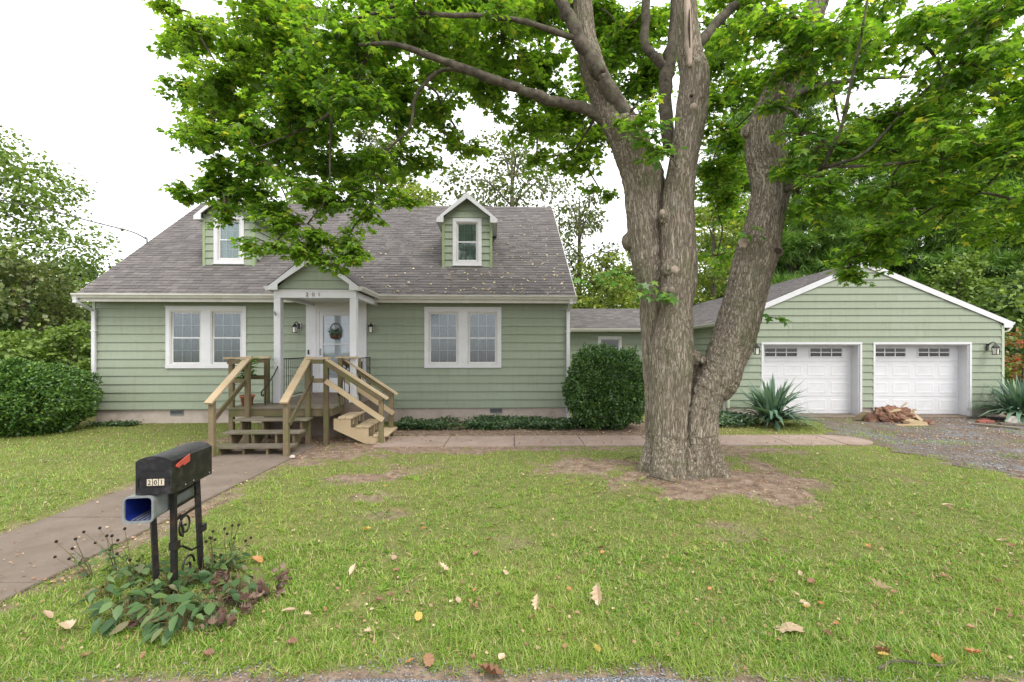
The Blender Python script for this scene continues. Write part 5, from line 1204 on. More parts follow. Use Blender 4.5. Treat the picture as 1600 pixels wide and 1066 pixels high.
# the 300 leaves that show largest are pieces of their own
scr = np.abs(LP[:, 0]/LP[:, 1]) < 1.1; up = (LP[:, 2]-CAM_H)/LP[:, 1] < .74
order = np.argsort(np.where(scr & up, LP[:, 1]/LS, 1e9))[:300-90]; keep = np.ones(len(LP), bool); keep[order] = False
lmesh = {}
for key, mt in (("leaf", M['maple']), ("sprig", M['sprig'])):
    lmesh[key] = [np_mesh("leaf", LEAF*np.array([1, 1, f]), LF, mt) for f in (.6, 1.2, 2.0)]
def leafobj(p, d, n, s, key):
    Mx = rot_mats(np.array([d]), np.array([n]))[0]
    o = bpy.data.objects.new("leaf", random.choice(lmesh[key])); COL.objects.link(o); o.parent = maple
    m4 = Matrix([list(Mx[0]*s)+[p[0]-TREE[0]], list(Mx[1]*s)+[p[1]-TREE[1]], list(Mx[2]*s)+[p[2]], [0, 0, 0, 1]]); o.matrix_local = m4
for k in order: leafobj(LP[k], LD[k], LN[k], LS[k], "leaf")
for k in range(len(SPos)):
    if k % 2 == 0 and k < 180: leafobj(SPos[k], SD[k], SN[k], SS[k], "sprig")
kk = np.array([not (k % 2 == 0 and k < 180) for k in range(len(SPos))])
farl = keep & (LP[:, 1] > 7.15); keep &= ~farl
LEAF6 = np.array([(0, 0, .02), (.42, -.03, -.06), (.56, .46, -.12), (.20, .52, -.02), (0, 1.0, -.16), (-.20, .52, -.02), (-.56, .46, -.12), (-.42, -.03, -.06)]); LF6 = [(0, 1, 2), (0, 2, 3), (0, 3, 5), (3, 4, 5), (0, 5, 6), (0, 6, 7)]
V, F = scatter(LEAF6, LF6, LP[farl], rot_mats(LD[farl], LN[farl]), LS[farl][:, None, None]*np.ones((1, 1, 1)))
o = link(bpy.data.objects.new("back_crown", np_mesh("back_crown", V, F, M['maple'])), maple); mp_o(o); o["kind"] = "stuff"
V, F = scatter(LEAF, LF, LP[keep], rot_mats(LD[keep], LN[keep]), LS[keep][:, None, None]*np.stack([np.ones(keep.sum()), rng.uniform(.85, 1.1, keep.sum()), rng.uniform(.5, 2.4, keep.sum())], 1)[:, None, :].reshape(-1, 1, 3)[:, 0:1, :].transpose(0, 1, 2)[:, :, 0:1])
o = link(bpy.data.objects.new("crown", np_mesh("crown", V, F, M['maple'])), maple); mp_o(o); o["kind"] = "stuff"
V, F = scatter(LEAF, LF, SPos[kk], rot_mats(SD[kk], SN[kk]), SS[kk][:, None, None]*np.ones((1, 1, 1)))
o = link(bpy.data.objects.new("sprig_leaves", np_mesh("sprig_leaves", V, F, M['sprig'])), maple); mp_o(o); o["kind"] = "stuff"
print("maple leaves", len(LP))

# ------------------------------------------------------------------ trees, hedges and shrubs
KITE = np.array([(0, 0, 0), (.42, .45, .05), (0, 1, -.08), (-.42, .45, .05)]); KF = [(0, 1, 2, 3)]
NEED = np.array([(-.05, 0, 0), (.06, 0, 0), (.02, 1, 0), (-.04, .03, 0), (.08, -.04, 0), (.6, .8, .1), (.04, .03, 0), (-.08, -.04, 0), (-.6, .8, -.1), (-.02, .05, .02), (.07, .0, .02), (.25, .75, .55), (.02, .05, -.02), (-.07, .0, -.02), (-.3, .75, -.5)]); NF = [(0, 1, 2), (3, 4, 5), (6, 7, 8), (9, 10, 11), (12, 13, 14)]
def crown_points(lobes, n, shell=.55):
    """points through the lobes, thicker towards each surface"""
    vol = np.array([l[1][0]*l[1][1]*l[1][2] for l in lobes])**(2/3); pick = rng.choice(len(lobes), n, p=vol/vol.sum())
    C = np.array([l[0] for l in lobes])[pick]; S = np.array([l[1] for l in lobes])[pick]
    d = rand_unit(n); r = (shell+(1-shell)*rng.random(n))**.6*rng.uniform(.75, 1.12, n)
    # clumps: leaves gather in sprays, leaving holes
    return C+d*S*r[:, None], d
def bg_tree(name, label, cat, x, y, h, rad, n, leaf, m, trunk=.16, low=.25, nl=14, style="leaf", group=None, clump=.0, squash=.75, lean=0.0, bark='bark_dark', open_=False):
    t = thing(name, label, cat, (x, y, 0), 0, group); lobes = []
    b = MB(); top = Vector((lean*h, 0, h*.93)); ax = [Vector((0, 0, -.2)), Vector((lean*h*.3+random.uniform(-.1, .1), 0, h*.35)), Vector((lean*h*.7, random.uniform(-.1, .1), h*.7)), top]
    P, r = catmull(ax, [trunk*1.25, trunk, trunk*.6, .025], 5); b.tube(P, r, 8); b.build("trunk", M[bark], t, True)
    br = MB()
    for k in range(nl):
        f = low+(1-low)*(k+.5)/nl; a = k*2.4+random.uniform(-.4, .4)
        env = math.sin(math.pi*min(1, max(.12, (f-low)/(1-low)*.86+.10)))**.6 if style == "leaf" else (1.05-(f-low)/(1-low)*.85)
        rr = rad*env*random.uniform(.45, .8); o_ = P[min(len(P)-1, int(f*(len(P)-1)))]
        c = Vector((o_.x+rr*math.cos(a), rr*math.sin(a), h*f*.96)); s = rad*random.uniform(.30, .48)*(.6+.4*env)
        lobes.append(((c.x, c.y, c.z), (s, s, s*(squash if style == "leaf" else .34))))
        st = P[max(0, int((f-.12)*(len(P)-1)))]; q, qr = catmull([st, st.lerp(c, .55)+Vector((0, 0, .12*rad)), c], [trunk*.32, trunk*.2, .012], 4); br.tube(q, qr, 5)
        if open_:
            for z in range(5):
                e = c+Vector(rand_unit(1)[0])*s; br.tube([c, c.lerp(e, .5)+Vector((0, 0, .1)), e], [.018, .013, .006], 4)
    br.build("branches", M[bark], t, True)["kind"] = "stuff"
    if clump:                                     # sprays of leaves instead of an even cloud
        nc = int(n/clump); cp, d0 = crown_points(lobes, nc, .2); idx = np.repeat(np.arange(nc), int(clump)); pos = cp[idx]+rng.normal(0, 1, (len(idx), 3))*np.array([.22, .22, .10])*rad*.34; dirs = d0[idx]+rand_unit(len(idx))*.9
    else: pos, dirs = crown_points(lobes, n); dirs = dirs+rand_unit(n)*.8
    k = len(pos); T, Fc = (KITE, KF) if style == "leaf" else (NEED, NF)
    dirs[:, 2] += (-.25 if style == "leaf" else .25)
    V, F = scatter(T, Fc, pos, rot_mats(dirs, np.array([[0, 0, 1.]])+rand_unit(k)*.75), (leaf*rng.uniform(.6, 1.35, k))[:, None, None])
    o = link(bpy.data.objects.new("crown", np_mesh("crown", V, F, M[m])), t); o["kind"] = "stuff"
    return t
def px(p, D): return (p-800)/FPX*D
def hz(p, D): return CAM_H+(545-p)/FPX*D
G = "trees beyond the house"
bg_tree("leafy_tree", "tall leafy tree at the left edge behind the clipped hedge", "tree", px(-35, 17), 17, hz(205, 17), 3.6, 26000, .15, 'bg_a', .2, .08, 28, clump=9)
bg_tree("leafy_tree", "loose green tree left of the house, in front of the taller edge tree", "tree", px(40, 15), 15, hz(395, 15), 2.3, 9000, .14, 'bg_d', .12, .05, 16, clump=8)
bg_tree("leafy_tree", "dense dark tree whose top shows left of the grey roof corner", "tree", px(112, 24), 24, hz(405, 24), 2.6, 8000, .2, 'bg_c', .18, .05, 14, clump=8)
bg_tree("leafy_tree", "rounded green tree low behind the left house corner", "tree", px(150, 30), 30, hz(432, 30), 3.2, 7000, .24, 'bg_a', .2, .02, 14, clump=8)
bg_tree("bush", "green bush rising beside the left downspout, between hedge and house", "bush", px(112, 13.4), 13.4, hz(500, 13.4), 1.15, 7000, .10, 'bg_a', .06, .05, 12, clump=8)
bg_tree("bush", "mid-green bush behind the clipped hedge", "bush", px(35, 13), 13, hz(520, 13), 1.5, 7000, .11, 'bg_a', .06, .03, 12, clump=8)
bg_tree("bush", "dark bush behind the hedge at the left edge", "bush", px(-40, 14), 14, hz(480, 14), 1.7, 6000, .13, 'bg_c', .06, .03, 12, clump=8)
bg_tree("open_crowned_tree", "tall thin-crowned tree standing open against the sky behind the right dormer", "tree", px(800, 27), 27, hz(205, 27), 4.6, 8000, .20, 'bg_d', .22, .40, 18, clump=12, open_=True)
bg_tree("open_crowned_tree", "sparse tree rising behind the right end of the house roof", "tree", px(905, 25), 25, hz(285, 25), 2.8, 5200, .17, 'bg_d', .16, .25, 14, clump=11, open_=True)
bg_tree("open_crowned_tree", "slim sparse tree seen through the maple leaves behind the roof ridge", "tree", px(590, 29), 29, hz(190, 29), 3.0, 5000, .21, 'bg_d', .2, .45, 13, clump=12, open_=True)
bg_tree("leafy_tree", "yellow-green tree just above the roof ridge between the dormers", "tree", px(655, 26), 26, hz(272, 26), 2.6, 7000, .19, 'bg_b', .16, .3, 13, clump=8)
bg_tree("leafy_tree", "bright green tree above the ridge right of the left dormer", "tree", px(455, 24), 24, hz(265, 24), 2.6, 7000, .17, 'bg_a', .16, .3, 13, clump=8)
bg_tree("leafy_tree", "pale green tree filling the gap over the low wing roof", "tree", px(940, 24), 24, hz(400, 24), 2.4, 8000, .17, 'bg_b', .12, .1, 14, clump=8)
bg_tree("leafy_tree", "darker green tree behind the low wing beside the maple trunk", "tree", px(1010, 30), 30, hz(375, 30), 2.8, 7000, .22, 'bg_a', .18, .1, 13, clump=8)
bg_tree("leafy_tree", "yellow-green tree seen between the middle and right maple stems", "tree", px(1115, 27), 27, hz(300, 27), 3.0, 9000, .2, 'bg_b', .16, .15, 14, clump=8)
for lab, p_, D, t_, r, n, m_ in (("pine with dark open crown behind the garage gable, left of its peak", 1240, 31, 130, 4.6, 7500, 'pine'), ("pale tufted pine directly behind the garage peak", 1345, 36, 175, 4.6, 7500, 'pine'), ("tall full pine behind the right slope of the garage roof", 1450, 30, 150, 4.8, 8500, 'pine'), ("big dark pine at the right edge behind the garage corner", 1570, 27, 180, 4.6, 9000, 'pine'), ("pine partly hidden by the maple's right stem", 1150, 38, 160, 4.6, 6000, 'pine'), ("outermost pine at the right, cut by the frame edge", 1680, 32, 120, 5.2, 6500, 'pine')):
    bg_tree("pine_tree", lab, "pine", px(p_, D), D, hz(t_, D), r*1.1, int(n*1.5), .62, m_, .22, .06, 30, style="pine", group="pines behind the garage", clump=14)
bg_tree("leafy_tree", "dark broadleaf tree low behind the garage's right corner", "tree", px(1625, 21), 21, hz(400, 21), 2.6, 7000, .17, 'bg_c', .15, .03, 14, clump=8)
bg_tree("leafy_tree", "bushy green tree between the pines behind the garage roof", "tree", px(1500, 25), 25, hz(400, 25), 2.6, 6500, .19, 'bg_a', .15, .1, 14, clump=8)
bg_tree("leafy_tree", "dark tree behind the left slope of the garage roof", "tree", px(1215, 33), 33, hz(345, 33), 3.2, 6000, .25, 'bg_c', .15, .1, 14, clump=8)
for p_, D, t_, m_, lab_ in ((-300, 30, 330, 'bg_a', "broad mid-green tree beyond the left frame edge, outermost of the wood line"), (-120, 36, 380, 'bg_c', "broad dark tree of the wood line behind the left edge tree"), (260, 40, 415, 'bg_a', "mid-green wood-line tree hidden behind the left half of the roof"), (1780, 26, 250, 'bg_c', "broad dark tree beyond the right frame edge behind the garage"), (1720, 20, 420, 'bg_a', "low mid-green tree at the right frame edge behind the garage corner"),
        (800, 44, 430, 'bg_c', "far dark tree of the wood line behind the right half of the roof"), (1040, 46, 400, 'bg_c', "far dark tree of the wood line behind the maple trunk"), (1330, 46, 330, 'bg_c', "far dark tree of the wood line behind the garage gable"), (1180, 42, 360, 'bg_a', "far mid-green tree of the wood line above the left garage roof slope"), (1430, 40, 300, 'bg_a', "far mid-green tree of the wood line above the right garage roof slope"), (1540, 44, 330, 'bg_c', "far dark tree of the wood line above the right garage corner"), (960, 40, 420, 'bg_a', "far mid-green tree of the wood line over the connecting wing")):
    bg_tree("leafy_tree", (lab_), "tree", px(p_, D), D, hz(t_, D), 5.0, 5000, .0105*D, m_, .25, .02, 14, clump=8, group="far wood-line trees")

def clipped(name, label, cat, x, y, prof, n, leaf, m, core=True, box=None):
    """dense shrub: inner dark twiggy body plus leaf shell; prof(dir)->radius scale"""
    t = thing(name, label, cat, (x, y, 0)); d = rand_unit(n); 
    S = np.array(box); e = 2.25 if 'dome' in label else 2.6
    k = (np.abs(d/S)**e).sum(1)**(-1/e); r = k*(1-.24*rng.random(n)**2.0)*(1+.14*(vnoise(d[:, 0]*4+9, d[:, 1]*4, d[:, 2]*4, 3)-.5)*2+.10*(vnoise(d[:, 0]*11, d[:, 1]*11+5, d[:, 2]*11, 4)-.5)*2+.06*(rng.random(n) < .06)*rng.random(n))
    pos = d*r[:, None]; pos[:, 2] += S[2]*.98; ok = pos[:, 2] > .03; pos, d = pos[ok], d[ok]
    dirs = d+rand_unit(len(d))*.9; dirs[:, 2] += .25
    V, F = scatter(KITE*np.array([.62, 1, 1]), KF, pos, rot_mats(dirs, rand_unit(len(d))+d), (leaf*rng.uniform(.6, 1.4, len(d)))[:, None, None])
    o = link(bpy.data.objects.new("foliage", np_mesh("foliage", V, F, M[m])), t); o["kind"] = "stuff"
    b = MB()
    for q in range(16):
        a = random.uniform(0, 6.28); u = random.random()**.5; st = Vector((S[0]*.15*math.cos(a), S[1]*.15*math.sin(a), -.05)); en = Vector((S[0]*.85*u*math.cos(a), S[1]*.85*u*math.sin(a), S[2]*(.9+.9*(1-u*u)**.5)*.98))
        P, r_ = catmull([st, st.lerp(en, .5)+Vector((0, 0, .1)), en], [.022, .014, .005], 4); b.tube(P, r_, 5)
    b.build("stems", M['twig'], t, True)["kind"] = "stuff"
    return t
clipped("round_shrub", "clipped dome-shaped evergreen shrub at the right house corner", "shrub", px(947, 11.25), 11.25, None, 42000, .062, 'yew', box=(.97, .85, 1.0))
clipped("hedge", "wide clipped dark evergreen hedge at the left house corner", "hedge", px(8, 10.5), 10.5, None, 62000, .075, 'hedge', box=(1.70, .95, .81))

def yucca(label, x, y, n, L):
    t = thing("yucca", label, "yucca", (x, y, 0), 0, "yuccas beside the garage doors"); b = MB()
    T = np.array([(-.03, 0, 0), (.03, 0, 0), (-.045, .35, .02), (.045, .35, .02), (-.034, .7, -.02), (.034, .7, -.02), (0, 1.0, -.10)]); Fq = [(0, 1, 3), (0, 3, 2), (2, 3, 5), (2, 5, 4), (4, 5, 6)]
    ms3 = [np_mesh("blade", T*np.array([w, 1, s]), Fq, M['yucca']) for w, s in ((1, .4), (.85, 1.5), (1.15, 2.6))]
    for k in range(n):
        a = random.uniform(0, 6.283); el = R(random.uniform(4, 86)) if k > n*.25 else R(random.uniform(-4, 25)); l = L*random.uniform(.65, 1.08)
        d = Vector((math.cos(a)*math.cos(el), math.sin(a)*math.cos(el), math.sin(el))); nn = Vector((-math.cos(a)*math.sin(el), -math.sin(a)*math.sin(el), math.cos(el)))
        Mx = rot_mats(np.array([tuple(d)]), np.array([tuple(nn)]))[0]*l; h = .10+random.uniform(0, .2)
        o = bpy.data.objects.new("blade", random.choice(ms3)); COL.objects.link(o); o.parent = t
        rr = random.uniform(0, .22); o.matrix_local = Matrix([list(Mx[0])+[rr*math.cos(a)], list(Mx[1])+[rr*math.sin(a)], list(Mx[2])+[h], [0, 0, 0, 1]])
    MB().lathe([(.16, -.05), (.14, .12), (.06, .25)], (0, 0, 0), 8).build("crown", M['stalk'], t, True)
yucca("spiky blue-green yucca in front of the left garage door", px(1210, 11.5), 11.6, 240, 1.05)
yucca("spiky yucca at the right edge beside the garage corner", px(1600, 12.1), 12.2, 240, 1.05)
# red-tipped shrub, right edge
rt = bg_tree("nandina_shrub", "thin shrub with red and yellow leaf tips at the right edge by the garage corner", "shrub", px(1612, 13.6), 13.8, 2.6, .55, 600, .12, 'red_leaf', .025, .35, 12, clump=6)
bg_tree("bush", "small yellow-green bush behind the right garage corner", "bush", px(1600, 14.6), 14.8, 1.5, .9, 2500, .10, 'bg_b', .03, .1, 10, clump=6)
bg_tree("bush", "dark leafy bush in the gap right of the garage", "bush", px(1640, 16.5), 16.8, 3.0, 1.5, 5000, .12, 'bg_c', .05, .05, 12, clump=8)

def cover(name, label, poly, n, m, h, leaf, cat="ground cover"):
    P = np.array(poly); lo, hi = P.min(0), P.max(0); q = rng.uniform(lo, hi, (n*2, 2)); ins = np.zeros(len(q), bool); j = len(P)-1
    for i in range(len(P)):
        c = ((P[i, 1] > q[:, 1]) != (P[j, 1] > q[:, 1])) & (q[:, 0] < (P[j, 0]-P[i, 0])*(q[:, 1]-P[i, 1])/(P[j, 1]-P[i, 1]+1e-9)+P[i, 0]); ins ^= c; j = i
    den = fbm(q[:, 0]*1.6, q[:, 1]*1.6, 51); q = q[ins & (rng.random(len(q)) < smooth01((den-.28)/.25))][:n]; k = len(q)
    z = gz(q[:, 0], q[:, 1])+h*(fbm(q[:, 0]*1.3, q[:, 1]*1.3, 77)+.25)*rng.random(k)**.7; d = rand_unit(k); d[:, 2] = d[:, 2]*.4+.1; d[:, 1] -= .2
    V, F = scatter(KITE, KF, np.stack([q[:, 0], q[:, 1], z], 1), rot_mats(d, np.array([[0, -.3, 1.]])+rand_unit(k)*.5), (leaf*rng.uniform(.6, 1.4, k))[:, None, None])
    o = link(bpy.data.objects.new(name, np_mesh(name, V, F, M[m]))); return tag(o, label, cat, kind="stuff")
cover("ground_cover", "low dark ivy ground cover between the house wall and the concrete walk", [(-2.75, 10.9), (-1.0, 10.8), (1.3, 10.85), (1.9, 11.1), (1.4, 12.1), (-2.9, 11.9)], 12000, 'cover', .22, .055)
cover("ground_cover", "blue-green ground cover beside the maple and the left yucca", [(4.6, 11.3), (5.6, 11.1), (6.2, 11.4), (6.2, 12.6), (4.6, 12.8)], 3500, 'cover', .28, .06)
cover("ground_cover", "strip of low dark plants at the foot of the hedge by the foundation", [(-10.6, 11.3), (-9.5, 11.35), (-9.3, 11.7), (-10.6, 11.75)], 900, 'cover', .16, .05)

# ------------------------------------------------------------------ lawn: grass blades, clover, litter
def lawn_points(n, d0, d1, p=1.0):
    u = rng.random(n); D = d0*(d1/d0)**u; X = rng.uniform(-1.22, 1.22, n)*D+rng.normal(0, .3, n); return X, D
NB = 560000
X, Y = lawn_points(NB, 2.3, 13.0); X = np.where(rng.random(NB) < .03, rng.uniform(-16, 15, NB), X)
dn = turf_of(X, Y); cl = fbm(X*6.0, Y*6.0, 61)
inside_house = (Y > 11.75+0.04*(X+10.84)) & (X < 1.7)
ok = (rng.random(NB) < np.clip(dn*1.15-.08, 0, 1)*(.45+.75*cl)) & (~inside_house) & (Y < 12.9)
X, Y, cl = X[ok], Y[ok], cl[ok]; k = len(X); D = np.maximum(Y, 2.3)
tall = fbm(X*1.4, Y*1.4, 67); edge = smooth01((3.4-Y)/.7)
hgt = (.014+.034*rng.random(k)**1.6)*(.45+.7*tall+.6*cl)*(1+.35*edge)*(.75+.5*dn[ok]); wid = .0017*np.maximum(1, D/2.7)**.9*rng.uniform(.7, 1.35, k)
az = rng.uniform(0, 6.283, k); tilt = rng.uniform(.15, 1.25, k); bend = rng.uniform(.2, .9, k)
# coarse tufts: flat rosettes of wider blades
for c_ in np.nonzero((rng.random(k) < .011) & (Y < 7))[0]:
    sl = slice(c_, min(k, c_+11)); m_ = sl.stop-c_
    X[sl] = X[c_]+rng.normal(0, .012, m_); Y[sl] = Y[c_]+rng.normal(0, .012, m_); hgt[sl] = rng.uniform(.045, .085, m_); wid[sl] = .0034*max(1, Y[c_]/3)*rng.uniform(.7, 1.2, m_); tilt[sl] = rng.uniform(.75, 1.35, m_); bend[sl] = .35
dx, dy = np.cos(az), np.sin(az); Z = gz(X, Y)-.004
B = np.stack([X, Y, Z], 1); H = np.stack([dx*np.sin(tilt), dy*np.sin(tilt), np.cos(tilt)], 1)*hgt[:, None]
side = np.stack([-dy, dx, np.zeros(k)], 1)*wid[:, None]
H2 = np.stack([dx*np.sin(np.minimum(tilt+bend, 1.75)), dy*np.sin(np.minimum(tilt+bend, 1.75)), np.cos(np.minimum(tilt+bend, 1.75))], 1)*hgt[:, None]
V = np.stack([B-side, B+side, B+H*.6-side*.8, B+H*.6+side*.8, B+H*.6+H2*.7], 1).reshape(-1, 3)
near = Y < 4.6; ar = np.arange(k)
F = np.concatenate([(np.array([(0, 1, 3), (0, 3, 2), (2, 3, 4)])[None]+(ar[near]*5)[:, None, None]).reshape(-1, 3), (np.array([(0, 1, 4)])[None]+(ar[~near]*5)[:, None, None]).reshape(-1, 3)])
g = link(bpy.data.objects.new("grass", np_mesh("grass", V, F, M['grass']))); tag(g, "short patchy lawn grass, yellow-green with fresher clumps", "grass", kind="stuff")
print("grass blades", k)
n = 34000; X, Y = lawn_points(n, 2.4, 9.5); w = fbm(X*1.1+4, Y*1.1, 71); ok = (rng.random(n) < turf_of(X, Y)*smooth01((w-.42)/.16)); X, Y = X[ok], Y[ok]; k = len(X)
d = rand_unit(k); d[:, 2] *= .3; CL = np.array([(0, 0, 0), (.38, .42, .04), (.25, .95, -.02), (-.25, .95, -.02), (-.38, .42, .04)])
V, F = scatter(CL, [(0, 1, 2), (0, 2, 3), (0, 3, 4)], np.stack([X, Y, gz(X, Y)+rng.uniform(.012, .035, k)], 1), rot_mats(d, np.array([[0, -.2, 1.]])+.45*rand_unit(k)), (.012*np.maximum(1, Y/3)**.6*rng.uniform(.7, 1.5, k))[:, None, None])
o = link(bpy.data.objects.new("clover", np_mesh("clover", V, F, M['clover']))); tag(o, "small round weeds and clover among the lawn grass", "weeds", kind="stuff")
# litter flakes: on the bare soil, the drive, the beds and thinly over the lawn
n = 52000; X, Y = lawn_points(n, 2.5, 13.0); t_ = turf_of(X, Y); onp = (X > -5.3) & (X < -3.9) & (Y < 9)
onw = (Y > 9.05) & (Y < 10.15) & (X > -2.8) & (X < 7.2); bed = (Y > 10.15) & (Y < 12.4) & (X > -2.9) & (X < 6.2)
pr = np.where(onp, .08, np.where(onw, .20, np.where(bed, .9, np.where(t_ < .35, .8, .09)))); pr = np.where(Y < 2.85, .02, pr); ok = (rng.random(n) < pr*(.4+1.1*fbm(X*2, Y*2, 81))) & ~((Y > 11.75+.04*(X+10.84)) & (X < 1.7)); X, Y = X[ok], Y[ok]; k = len(X)
onp = ((X > -5.3) & (X < -3.9) & (Y < 9)) | ((Y > 9.05) & (Y < 10.15) & (X > -2.8) & (X < 7.2))
zz = np.where(onp, .036, gz(X, Y)+.014)+rng.uniform(0, .012, k); d = rand_unit(k); d[:, 2] *= .25
FL = np.array([(0, 0, .02), (.45, .35, .12), (.18, 1, .0), (-.4, .6, .16), (-.3, .2, .06)])
V, F = scatter(FL, [(0, 1, 2), (0, 2, 3), (0, 3, 4)], np.stack([X, Y, zz], 1), rot_mats(d, np.array([[0, -.2, 1.]])+.5*rand_unit(k)), (.020*rng.uniform(.5, 1.6, k)*np.where(Y > 9, 1.5, 1))[:, None, None])
o = link(bpy.data.objects.new("leaf_litter", np_mesh("leaf_litter", V, F, M['litter']))); tag(o, "fine brown leaf litter on the bare soil, beds and driveway", "leaf litter", kind="stuff")
# roof flecks on the right half of the front slope
n = 420; q = rng.random(n); u = 3.5+8.8*q**.55; s = L*(rng.random(n)**1.7)*.8+.1; ok = np.array([not in_dormer(a, b) and not in_portico(a, b) for a, b in zip(u, s)]) & (rng.random(n) < smooth01((u-4)/3)*.9+.06)
u, s = u[ok], s[ok]; k = len(u); loc = np.stack([u, EV+s*ca, EZ+s*sa+.004], 1); d = rand_unit(k); d[:, 2] *= .3
V, F = scatter(FL, [(0, 1, 2), (0, 2, 3), (0, 3, 4)], loc, rot_mats(d, np.array([[0, -sa, ca]])+.25*rand_unit(k)), (.062*rng.uniform(.5, 1.4, k))[:, None, None])
o = link(bpy.data.objects.new("roof_litter", np_mesh("roof_litter", V, F, M['roof_litter']))); o.location = HO; o.rotation_euler = (0, 0, HA); tag(o, "pale fallen leaf flecks on the right half of the grey roof", "leaf litter", kind="stuff")
# stones on road edge and drive
def stones(name, label, X, Y, size, z):
    ST = np.array([(1, 0, 0), (.3, .8, 0), (-.8, .5, 0), (-.7, -.6, 0), (.4, -.9, 0), (0, 0, .75)]); SF = [(0, 1, 5), (1, 2, 5), (2, 3, 5), (3, 4, 5), (4, 0, 5)]; k = len(X); d = rand_unit(k); d[:, 2] = 0
    V, F = scatter(ST, SF, np.stack([X, Y, np.full(k, z)], 1), rot_mats(d, np.array([[0, 0, 1.]])+.3*rand_unit(k)), (size*rng.uniform(.5, 1.3, k))[:, None, None])
    o = link(bpy.data.objects.new(name, np_mesh(name, V, F, M['stone']))); tag(o, label, "gravel", kind="stuff")
X = rng.uniform(-4.5, 4.5, 9000); Y = rng.uniform(2.1, 2.95, 9000); ok = turf_of(X, Y) < .5+.3*rng.random(9000); stones("road_stones", "loose blue-grey chippings along the road edge", X[ok], Y[ok], .0075, .010)
X = rng.uniform(7, 15, 9000); Y = rng.uniform(6.3, 12.7, 9000); ok = (drive_of(X, Y) > .5) & (rng.random(9000) < .6) & (fbm(X*1.3, Y*1.3, 91) > .45); stones("drive_stones", "loose grey gravel on the driveway", X[ok], Y[ok], .020, .012)

# ------------------------------------------------------------------ fallen leaves that can be counted
def curled(seed, oak=True):
    r = random.Random(seed); ring = []; n = 9
    for k in range(n+1):
        t = k/n; w = (math.sin(math.pi*min(1, t*1.02))**.7)*.34*(1+(.28 if k % 2 else -.14)*oak); ring.append((t, w))
    vs = []; fs = []; cu = r.uniform(.5, 1.1); tw = r.uniform(-.35, .35)
    for t, w in ring:
        lift = cu*(t-.5)**2; vs += [(-w, t-.5, lift+.75*w*w/.3+tw*t*.2), (0, t-.5, lift), (w, t-.5, lift+.55*w-tw*t*.2)]
    for k in range(n): a = 3*k; fs += [(a, a+1, a+4, a+3), (a+1, a+2, a+5, a+4)]
    vs += [(-.012, -.5, cu*.25), (.012, -.5, cu*.25), (.0, -.72, cu*.35)]; fs.append((len(vs)-3, len(vs)-2, len(vs)-1))
    return MB().add(vs, fs)
def broad(seed):
    r = random.Random(seed); vs = [(0, 0, .03)]; n = 22
    for k in range(n): t = 2*math.pi*k/n; rr = .47*(1.12 if k % 2 else .92)*(.8+.25*abs(math.cos(t))); vs.append((rr*math.sin(t)*.8, rr*math.cos(t), r.uniform(-.02, .10)))
    return MB().add(vs, [(0, k+1, (k+1) % n+1) for k in range(n)])
lm = {}
for c in ('beige', 'brown', 'orange', 'yellow'):
    lm[c] = [curled(1).mesh("fallen_leaf", M['dry_'+c]), curled(2).mesh("fallen_leaf", M['dry_'+c]), curled(3, False).mesh("fallen_leaf", M['dry_'+c]), broad(4).mesh("fallen_leaf", M['dry_'+c])]
def gp(pxx, pyy):
    """ground point seen at a photo pixel"""
    D = FPX*CAM_H/(pyy-545); x = (pxx-800)/FPX*D; return x, D
def fallen(x, y, size, c, kind, rz, label, tilt=0.0, squash=1.0):
    o = bpy.data.objects.new("fallen_leaf", lm[c][kind]); COL.objects.link(o); o.location = (x, y, float(gz(x, y))+.030+size*.38*math.sin(max(0, tilt))); o.rotation_euler = (random.uniform(-.25, .25)+tilt, random.uniform(-.25, .25), rz); o.scale = (size*squash, size, size)
    return tag(o, label, "fallen leaf", "fallen leaves on the lawn")
